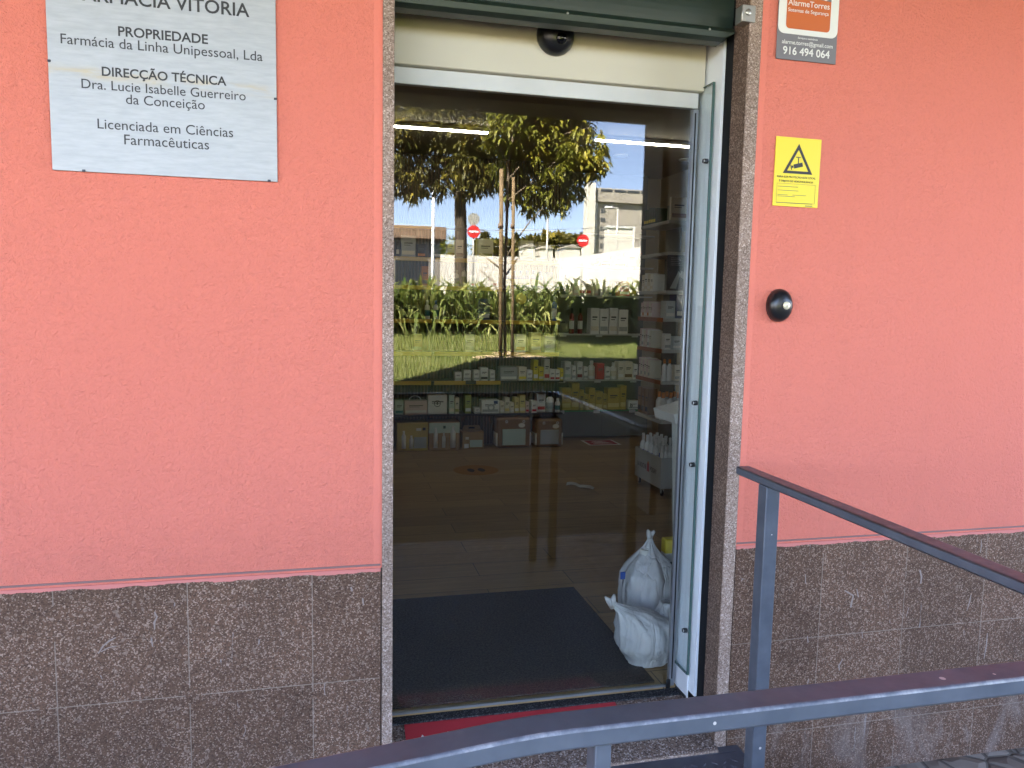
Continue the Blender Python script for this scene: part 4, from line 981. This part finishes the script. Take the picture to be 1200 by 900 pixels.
W6 = 'the sixth lowest black shelf'
row(W6, YB, SZ['l6'], 304, [('c', 464, 468, 272, 'black', 'cream'), ('c', 470, 487, 276, 'grey', 'cream'), ('c', 489, 499, 286, 'black', 'orange'), ('c', 508, 522, 287, 'dark green', 'white'), ('c', 524, 533, 281, 'cream', 'brown'), ('c', 534, 543, 281, 'cream', 'brown'), ('c', 560, 578, 280, 'white', 'olive green'), ('c', 610, 625, 282, 'white', 'grey'), ('c', 630, 642, 284, 'cream', 'white')])
# promo disc hanging from a shelf front
b = MB(); q = P(611, 350, YB - .06); b.lathe([(.052, 0), (.055, .003), (.052, .006)], 'price_yellow', 24, Matrix.Translation((q.x, YB - .045, q.z)) @ Matrix.Rotation(R(90), 4, 'X'))
tag(b.build('promotion_disc'), 'round yellow promotion disc hanging below the fifth shelf of blue bottles', 'promotion disc')

# floor boxes below the slatted wall
def gift(px0, px1, pt, pb, yf, depth, body, label, wins, cat='box', top=None):
    a, c_ = P(px0, pb, yf), P(px1, pb, yf); h = P((px0 + px1) / 2, pt, yf).z
    t = thing('product_box', label, cat, ((a.x + c_.x) / 2, yf + depth / 2, 0))
    b = MB(); b.box(a.x, c_.x, yf, yf + depth, .001, h, pk(body), .006, 2); b.build('carton', t)
    if top: b = MB(); b.box(a.x + .0015, c_.x - .0015, yf - .0015, yf + .001, h * .62, h * .985, pk(top)); b.build('printed_panel', t)
    for (u0, u1, v0, v1, m_) in wins:
        b = MB(); w_ = c_.x - a.x; b.box(a.x + u0 * w_, a.x + u1 * w_, yf - .003, yf + .001, h * v0, h * v1, pk(m_), .001); b.build('window', t)
    return t, a, c_, h
def bott_on(t, x, yf, z, r, h, body):
    b = MB(); b.lathe([(r, 0), (r, .7 * h), (r * .5, .82 * h), (r * .5, h)], pk(body), 10, None, (x, yf, z)); b.build('bottle', t)
YG = 4.90
t, a, c_, h = gift(465, 501.5, 496, 526, YG, .22, 'mustard', 'mustard gift box with white bottles on its front, leftmost on the floor under the shelves', [(.55, .95, .1, .5, 'grey'), (.62, .78, .72, .82, 'cream'), (.82, .92, .74, .84, 'black')])
for u, hh_ in ((.22, .62), (.46, .45)): bott_on(t, a.x + u * (c_.x - a.x), YG - .004, .03, .020, hh_ * h, 'white')
t, a, c_, h = gift(502.5, 538.5, 495, 526, YG, .22, 'kraft brown', 'brown and pale green gift box with three white bottles, on the floor under shelves', [(.46, .54, .78, .88, 'dark green')], top='pale green')
for u, hh_, r_ in ((.22, .7, .02), (.48, .52, .017), (.78, .75, .026)): bott_on(t, a.x + u * (c_.x - a.x), YG - .004, .03, r_, hh_ * h, 'white')
t, a, c_, h = gift(541.5, 567, 506, 524, YG + .04, .18, 'kraft brown', 'small kraft box with a carrying handle, third on the floor under the shelves', [(.35, .93, .1, .52, 'pale green'), (.1, .3, .05, .3, 'white'), (.15, .3, .55, .7, 'cream')])
b = MB(); m_ = (a.x + c_.x) / 2
b.poly([(a.x + .012, YG + .13, h), (c_.x - .012, YG + .13, h), (c_.x - .03, YG + .13, h + .05), (a.x + .03, YG + .13, h + .05)], .004, 'pack_kraft brown'); b.box(m_ - .03, m_ + .03, YG + .124, YG + .1255, h + .018, h + .034, 'pack_black'); b.build('handle', t)
def satchel(px0, px1, pt, pb, label, pale):
    yf = YG + .02; a, c_ = P(px0, pb, yf), P(px1, pb, yf); h = P((px0 + px1) / 2, pt, yf).z; w_ = c_.x - a.x
    t = thing('toiletry_bag', label, 'bag', ((a.x + c_.x) / 2, yf + .1, 0))
    b = MB(); b.box(a.x, c_.x, yf, yf + .2, .001, h, 'pack_brown', .03, 3); b.build('body', t)
    b = MB(); b.box(a.x + .16 * w_, c_.x - .16 * w_, yf - .006, yf + .01, .03, h * .62, pk(pale), .006, 2); b.build('front_pocket', t)
    for xx in (a.x - .004, c_.x - .016):
        b = MB(); b.box(xx, xx + .02, yf + .01, yf + .17, .02, h * .5, 'pack_white', .008, 2); b.build('side_pocket', t)
    for u in (.28, .78):
        ring(a.x + u * w_, yf - .001, h * .86, .008, .013, 'pack_white').build('eyelet', t)
    b = MB(); b.lathe([(.022, 0), (.022, .003)], 'pack_cream', 16, Matrix.Translation((a.x + .72 * w_, yf - .001, h * .74)) @ Matrix.Rotation(R(90), 4, 'X') @ Matrix.Scale(1.5, 4, (1, 0, 0))); b.build('oval_label', t)
satchel(582, 622, 489, 522, 'wide brown toiletry bag with a pale green front pocket under the shelves', 'pale green')
satchel(628, 659.5, 491, 522, 'narrower brown toiletry bag with a white front pocket at the corner of the slatted wall', 'grey')

# right recess with glass shelves
YR = 5.38
rg = thing('glass_shelving', 'shelving with pale boards on the grey green wall panel right of the slats', 'shelf unit', (2.8, 5.59, 0))
mat('shelf_glass_edge', (.10, .30, .12), .25)
RZ = {'r1': .300, 'r2': .622, 'r3': 1.10, 'r4': 1.50, 'r5': 1.80, 'r6': 2.13}
for kz, z in RZ.items():
    b = MB(); b.box(2.29, 3.34, YR - .03, 5.599, z - .014, z, 'shelf_glass_edge' if kz == 'r1' else 'shelf_white', .0015); sb = b.build('shelf', rg)
    for x in (2.33, 2.72, 3.12):
        b = MB(); b.box(x, x + .07, YR - .036, YR - .0305, z - .030, z + .002, 'shelf_white', .001); b.build('price_tag', sb)
b = MB(); b.box(2.285, 3.34, YR - .02, 5.59, .02, .284, 'panel_grey_green', .003); b.box(2.82, 2.822, YR - .0212, YR - .0195, .02, .284, 'ink'); b.build('base_cabinet', rg)
row('the green edged shelf', YR, RZ['r1'], 481, [('c', 658, 669, 455, 'mustard', 'pale yellow'), ('c', 669.5, 678.5, 449, 'mustard', 'pale yellow'), ('c', 679, 684, 457, 'mustard', 'pale yellow'), ('c', 684.5, 689, 462, 'mustard', 'pale yellow'), ('c', 689.5, 697, 455, 'mustard', 'pale yellow'), ('c', 697.5, 706, 459, 'mustard', 'pale yellow'), ('c', 706.5, 711, 462, 'mustard', 'pale yellow'), ('c', 711.5, 726, 455, 'mustard', 'pale yellow'), ('c', 726.5, 733.5, 452, 'mustard', 'pale yellow'), ('c', 736, 749, 470, 'white', 'grey')])
bx = by_label('white carton, grey band, tenth from left on the green'); q = P(742, 475, YR); text('b', .028, (q.x - .02, YR - .0014, q.z - .02), 'ink', bx, 'emblem', .03)
row('the second lowest pale shelf', YR, RZ['r2'], 444.5, [('c', 661, 669, 424, 'white', 'pale green'), ('c', 670, 675, 428.5, 'white', 'grey'), ('c', 676, 682.5, 424, 'white', 'dark red'), ('c', 683.5, 689, 430, 'white', 'grey'), ('b', 690, 698, 423, 'white', 'cream', 0, 'white'), ('c', 699, 708, 426, 'red', 'red'), ('c', 709, 715, 430, 'white', 'grey'), ('b', 716, 723, 425, 'white', 'cream', 0, 'white'), ('c', 724, 731, 424, 'cream', 'white'), ('c', 731.5, 741, 424, 'cream', 'brown'), ('c', 742, 747, 427, 'white', 'grey')])
row('the third lowest pale shelf', YR, RZ['r3'], 379, [('b', 668, 673.5, 361, 'dark red', 'white', 0, 'black'), ('b', 678, 683.5, 361, 'dark red', 'white', 0, 'black'), ('c', 692, 702, 361, 'white', 'cream'), ('c', 703, 713, 362, 'white', 'grey'), ('c', 714, 724, 361, 'white', 'cream'), ('c', 725, 736, 363, 'white', 'grey')])
row('the fourth lowest pale shelf', YR, RZ['r4'], 341, [('c', 662, 666, 322, 'dark blue', 'grey'), ('c', 666.5, 672, 326, 'cream', 'pale pink'), ('c', 672.5, 678.5, 326, 'pale pink', 'white'), ('c', 679, 685.5, 327, 'cream', 'red'), ('c', 686, 693, 327, 'pale pink', 'red'), ('c', 693.5, 697, 327, 'cream', 'white'), ('c', 697.5, 701.5, 327, 'pale pink', 'white'), ('c', 703, 707, 332, 'white', 'grey'), ('c', 708, 712, 332, 'white', 'grey'), ('c', 713, 717, 331, 'white', 'teal'), ('c', 726, 738, 330, 'red', 'white'), ('c', 739, 746, 325, 'olive green', 'yellow')])
row('the fifth lowest pale shelf', YR, RZ['r5'], 313, [('c', 696, 702, 306, 'dark red', 'white'), ('c', 704, 716, 303, 'white', 'red'), ('c', 720, 734, 300, 'cream', 'brown'), ('c', 735, 746, 296, 'cream', 'white')])

# display unit at the right of the door
XG, Y0, Y1 = 2.45, 3.09, 3.60
du = thing('display_unit', 'white multi level display shelf unit standing at the right inside the shop', 'shelf unit', (2.75, 3.35, 0))
GZ = [.535, .835, 1.073, 1.308, 1.515, 1.80, 2.03, 2.2]
for z in GZ[:7]:
    b = MB(); b.box(XG, 3.02, Y0, Y1, z - .025, z, 'shelf_white', .002); b.build('shelf', du)
for z in (.835, 1.073, 1.308):
    b = MB(); b.box(XG - .006, XG - .0008, Y0 + .03, Y1 - .01, z - .028, z + .004, 'price_strip_orange', .001); b.build('price_strip', du)
b = MB(); b.box(3.0205, 3.05, Y0, Y1, 0, 2.2, 'shelf_white', .003); b.build('back_panel', du)
b = MB(); b.box(XG + .21, XG + .225, Y0 + .24, Y1 - .005, .0, 2.2, 'panel_grey_green', .002); b.build('divider', du)
def side_row(z, n, h, cols, where):
    for k in range(n):
        y0 = Y0 + .27 + (Y1 - Y0 - .29) * k / n; y1 = y0 + (Y1 - Y0 - .29) / n - .003; body, band = cols[k % len(cols)]
        o = carton(XG + .012, XG + .11, y0, y1, z + .0006, z + h * (.92 + .08 * ((k * 7) % 3) / 2), body, band, '-x')
        tag(o, f'{body} carton, {band} band, {ORD[k]} from front on {where}', 'carton', f'products on {where}')
side_row(1.308, 7, .125, [('pale pink', 'white'), ('cream', 'white'), ('pale pink', 'orange')], 'the top orange stripped shelf')
side_row(1.073, 6, .145, [('cream', 'pale pink'), ('white', 'grey'), ('pale pink', 'cream')], 'the middle orange stripped shelf')
side_row(.835, 6, .150, [('cream', 'grey'), ('pale pink', 'cream')], 'the bottom orange stripped shelf')
side_row(1.515, 4, .14, [('white', 'cream'), ('cream', 'white')], 'the shelf beside the poster')
side_row(2.03, 5, .13, [('dark green', 'yellow')], 'the topmost left display shelf')
def end_row(z, items, where):
    for k, (x, y, wd, dp, h, body, band) in enumerate(items):
        o = carton(x, x + wd, y, y + dp, z + .0006, z + h, body, band)
        tag(o, f'{body} carton, {band} band, {ORD[k]} from left on {where}', 'carton', f'products on {where}')
end_row(1.308, [(XG + .015, Y0 + .02, .075, .1, .13, 'clear', 'white'), (XG + .11, Y0 + .05, .17, .12, .18, 'dark blue', 'white'), (XG + .30, Y0 + .04, .16, .12, .18, 'dark blue', 'grey')], 'the end shelf under the poster')
end_row(1.073, [(XG + .015, Y0 + .02, .05, .06, .12, 'white', 'grey'), (XG + .08, Y0 + .02, .07, .07, .10, 'clear', 'white'), (XG + .2, Y0 + .05, .06, .07, .16, 'grey', 'black'), (XG + .28, Y0 + .05, .06, .07, .16, 'grey', 'black')], 'the third end shelf from below')
end_row(.835, [(XG + .11, Y0 + .03, .07, .06, .12, 'cream', 'grey'), (XG + .19, Y0 + .03, .07, .06, .11, 'cream', 'pale green')], 'the end shelf with capped tubes')
end_row(2.03, [(XG + .02, Y0 + .01, .13, .03, .17, 'cream', 'brown'), (XG + .17, Y0 + .06, .16, .1, .13, 'grey', 'black')], 'the topmost end shelf')
for k in range(2):
    o = bottle(XG + .03 + .042 * k, Y0 + .04, .8356, .019, .165, 'white', 'orange', 'white'); tag(o, ['left', 'right'][k] + ' one of two white tubes with orange caps on the middle of the display unit', 'bottle')
for rr_ in range(2):
    for k in range(6):
        o = bottle(XG + .035 + .062 * k, Y0 + .05 + .07 * rr_, .5356, .026, .21, 'white', 'orange', 'white')
        tag(o, f'white orange capped bottle, {ORD[k]} from left, {["front", "back"][rr_]} row of lowest display shelf', 'bottle', 'orange capped bottles on the display unit')
for k in range(3):
    o = carton(XG + .02, XG + .10, Y0 + .30 + .07 * k, Y0 + .36 + .07 * k, .5356, .745, 'brown', 'black', '-x'); tag(o, f'dark brown carton, {ORD[k]} from the front on the lowest left side of the display unit', 'carton')
pf_ = thing('advertising_poster', 'black advertising poster board standing on the near end of the display unit', 'poster', (XG + .2, Y0 - .01, 1.515))
b = MB(); b.box(XG - .005, XG + .42, Y0 - .02, Y0 - .008, 1.516, 1.775, 'pack_black', .002); b.build('board', pf_)
b = MB(); b.poly([(XG + .02, Y0 - .0203, 1.53), (XG + .07, Y0 - .0203, 1.53), (XG + .10, Y0 - .0203, 1.64), (XG + .085, Y0 - .0203, 1.66)], .0006, 'pack_grey')
b.poly([(XG + .09, Y0 - .0203, 1.62), (XG + .26, Y0 - .0203, 1.53), (XG + .29, Y0 - .0203, 1.53), (XG + .11, Y0 - .0203, 1.66)], .0006, 'grey_print')
for k in range(5): b.box(XG + .02, XG + .10 - .01 * (k % 3), Y0 - .0208, Y0 - .0202, 1.70 + .013 * k, 1.704 + .013 * k, 'grey_print')
b.build('print', pf_)
# white trolley bin with bottles
tx0, tx1, ty0, ty1 = 2.372, 2.556, 2.885, 3.375
tl = thing('display_trolley', 'white display trolley on castors with dark lettering and a red mark, holding bottles', 'trolley', (2.46, 3.13, 0))
b = MB(); zb_, zt_ = .062, .292; th = .006
for q in ((tx0, tx1, ty0, ty0 + th), (tx0, tx1, ty1 - th, ty1), (tx0, tx0 + th, ty0 + th, ty1 - th), (tx1 - th, tx1, ty0 + th, ty1 - th)): b.box(*q, zb_, zt_, 'shelf_white', .0015)
b.box(tx0 + th, tx1 - th, ty0 + th, ty1 - th, zb_, .16, 'shelf_white'); b.build('bin', tl)
for x in (tx0 + .03, tx1 - .03):
    for y in (ty0 + .035, ty1 - .035):
        b = MB(); b.lathe([(.006, 0), (.022, .001), (.022, .013), (.006, .014)], 'black_rubber', 14, Matrix.Translation((x - .007, y, .0235)) @ Matrix.Rotation(R(90), 4, 'Y'))
        b.box(x - .012, x - .009, y - .012, y + .012, .022, .058, 'steel', .001); b.box(x + .009, x + .012, y - .012, y + .012, .022, .058, 'steel', .001); b.box(x - .014, x + .014, y - .014, y + .014, .058, .0618, 'steel', .001); b.build('castor', tl)
rx = Matrix.Rotation(R(-90), 4, 'Z') @ Matrix.Rotation(R(90), 4, 'X')
text('LA ROCHE', .17, (tx0 - .0004, 3.235, .155), 'ink', tl, rot=rx, height=.036)
text('POSAY', .12, (tx0 - .0004, 3.02, .155), 'ink', tl, rot=rx, height=.036)
b = MB(); b.box(tx0 - .0014, tx0 - .0002, 3.096, 3.136, .145, .205, 'red_print'); b.box(tx0 - .0016, tx0 - .0002, 3.104, 3.128, .206, .220, 'orange_print'); b.build('red_mark', tl)
k = 0
for y in (3.30, 3.22, 3.14, 3.06):
    for x in (2.405, 2.465, 2.52):
        o = bottle(x, y, .1605, .023, .25, 'white', 'white', 'blue' if y > 3.1 else 'grey')
        tag(o, f'slim white bottle in the trolley, {ORD[int(round((x - 2.405) / .0575))]} from its left, {ORD[int(round((y - 3.06) / .08))]} row from front', 'bottle', 'bottles in the display trolley')
for k in range(5):
    o = bottle(2.405 + .031 * k, 2.95, .1605, .015, .215, 'white', 'white', 'white'); tag(o, f'thin white tube at the near end of the trolley, {ORD[k]} from the left', 'bottle', 'tubes in the display trolley')
# slanted white stand
ss = thing('slanted_stand', 'white slanted top stand inside the shop beside the door edge', 'stand', (1.56, .9, 0))
b = MB(); mt = Matrix.Translation((1.62, .92, .945)) @ Matrix.Rotation(R(-14), 4, 'Y'); b.box(-.16, .16, -.11, .11, -.022, .022, 'white_plastic', .003, 2, mt); b.build('top', ss)
b = MB(); b.poly([(1.515, .95, .93), (1.60, .95, .93), (1.70, .95, .01), (1.565, .95, .01)], .05, 'white_plastic'); b.build('leg', ss)
b = MB(); b.box(1.50, 1.76, .82, 1.02, .0005, .012, 'white_plastic', .002); b.build('foot', ss)

# ------------------------------------------------------------------ carrier bags by the door
def sack(profile, path, nfold, amp, sx, sy, seed, nz=40, na=96):
    """film bag: rings along a path; profile(t) radius; folds gather towards the knot"""
    b = MB(); i = b.mi('bag_film'); rings = []
    ph = [noise.noise(Vector((seed, k * 3.1, 0))) * 6 for k in range(6)]
    for a in range(nz + 1):
        t = a / nz; r = profile(t); c_ = path(t); rg_ = []
        for k in range(na):
            q = 2 * math.pi * k / na
            cx, cy_ = math.cos(q), math.sin(q)
            e = abs(cx) ** 2.6 + abs(cy_) ** 2.6; sq = e ** (-1 / 2.6)
            gather = amp * (.25 + .9 * t ** 1.5)
            f = 1 + gather * (.5 * math.sin(nfold * q + ph[0] + 2 * t) + .35 * math.sin((nfold * 2 + 1) * q + ph[1] - 3 * t)) + .05 * noise.noise(Vector((cx * 2 + seed, cy_ * 2, t * 5))) + .035 * noise.noise(Vector((cx * 6 + seed, cy_ * 6, t * 14)))
            rr = r * f * (sq if t < .75 else 1 + (sq - 1) * max(0, (1 - t) / .25))
            rg_.append(b.bm.verts.new(c_ + Vector((rr * sx * cx, rr * sy * cy_, .006 * noise.noise(Vector((q * 2, t * 9, seed)))))))
        rings.append(rg_)
    for a in range(nz):
        for k in range(na):
            f = b.bm.faces.new((rings[a][k], rings[a][(k + 1) % na], rings[a + 1][(k + 1) % na], rings[a + 1][k])); f.material_index = i; f.smooth = True
    f = b.bm.faces.new(rings[0][::-1]); f.material_index = i; f = b.bm.faces.new(rings[-1]); f.material_index = i
    return b
def sstep(a, c_, x): u = min(1, max(0, (x - a) / (c_ - a))); return u * u * (3 - 2 * u)
B1 = P(758, 700, .68); k1 = P(762, 627, .68)
bg1 = thing('carrier_bag', 'tall knotted white carrier bag with a pale bottle showing through, behind the slumped bag', 'bag', (B1.x, .68, 0), 'white carrier bags by the door')
H1 = k1.z
p1_ = lambda t: .107 * (.80 + .28 * sstep(0, .3, t)) * (1 - .93 * sstep(.60, .99, t) ** .9)
sack(p1_, lambda t: Vector((B1.x + (k1.x - B1.x) * t, .68, .004 + H1 * t)), 6, .13, 1.0, .85, 1.3).build('film', bg1)
b = MB()
for dx, dz in ((-.012, .022), (.014, .018)):
    b.tube([(k1.x, .68, H1 - .015), (k1.x + dx * .6, .68, H1 + dz * .5), (k1.x + dx * 1.2, .675, H1 + dz)], [.012, .011, .006], 'bag_film', 7)
b.build('knot', bg1)
bb = P(755, 690, .66)
ib = thing('pale_bottle', 'pale lilac bottle with white cap and blue collar inside the tall carrier bag', 'bottle', (bb.x, .67, .01))
m_noise('lilac_plastic', (.48, .40, .50), (.52, .44, .54), 5, .3)
b = MB(); b.lathe([(.062, 0), (.066, .01), (.066, .20), (.05, .275), (.022, .315), (.022, .322)], 'lilac_plastic', 20, None, (bb.x, .67, .012)); b.build('body', ib)
b = MB(); b.lathe([(.025, .3225), (.025, .34)], 'pack_dark blue', 16, None, (bb.x, .67, .012)); b.build('collar', ib)
b = MB(); b.lathe([(.022, .3405), (.022, .368), (.018, .371)], 'pack_white', 16, None, (bb.x, .67, .012)); b.build('cap', ib)
gb = P(784, 655, .74)
gp = MB(); gp.box(gb.x - .030, gb.x + .030, .715, .765, .12, .40, 'pack_white', .008, 2); gpo = gp.build('product_pack', at=(gb.x, .74, .14)); tag(gpo, 'white pack with a green band and yellow green top in the tall bag', 'pack')
b = MB(); b.box(gb.x - .0303, gb.x + .0303, .7145, .7655, .335, .402, 'pack_yellow', .008, 2); b.build('yellow_top', gpo)
b = MB(); b.box(gb.x - .0285, gb.x + .0285, .7133, .7155, .275, .305, 'pack_dark green'); b.build('green_band', gpo)
text('TENA', .035, (gb.x, .7131, .283), 'white_print', gpo, 'lettering', .01)
b = MB(); q = P(731, 676, .60); b.box(q.x - .010, q.x + .012, .612, .6145, q.z - .015, q.z + .016, 'pack_blue', .001, 1); b.build('blue_print', bg1)
# slumped bag in front
B2 = P(758, 770, .45); K2 = P(717, 706, .47)
bg2 = thing('carrier_bag', 'slumped white carrier bag with tied handles pointing left, before the tall bag', 'bag', (B2.x, .45, 0), 'white carrier bags by the door')
def pth2(t):
    u = sstep(.35, 1, t); return Vector((B2.x + .005 + (K2.x - B2.x) * u ** 1.5, .46 + .01 * u, .004 + .205 * min(t / .72, 1) + (K2.z - .209) * max(0, (t - .72) / .28)))
def pr2(t): return .105 * (.74 + .40 * sstep(0, .28, t)) * (1 - .88 * sstep(.42, .97, t))
sack(pr2, pth2, 6, .14, 1.05, .80, 4.7).build('film', bg2)
b = MB()
for dx, dz in ((-.03, .026), (.008, .034)):
    b.tube([(K2.x + .004, .47, K2.z - .02), (K2.x + dx * .5, .468, K2.z + dz * .4), (K2.x + dx, .466, K2.z + dz)], [.012, .012, .004], 'bag_film', 8)
b.build('handles', bg2)
b = MB()
def pr3(t): return .062 * (.7 + .5 * sstep(0, .4, t)) * (1 - .55 * sstep(.6, 1, t))
q = P(783, 735, .49)
sack(pr3, lambda t: Vector((q.x, .50, .02 + .20 * t)), 5, .12, .95, .8, 8.1, 26, 64).build('side_fold', bg2)
b.bm.free()
for o in list(C.objects):
    if '_o' in o: del o['_o']
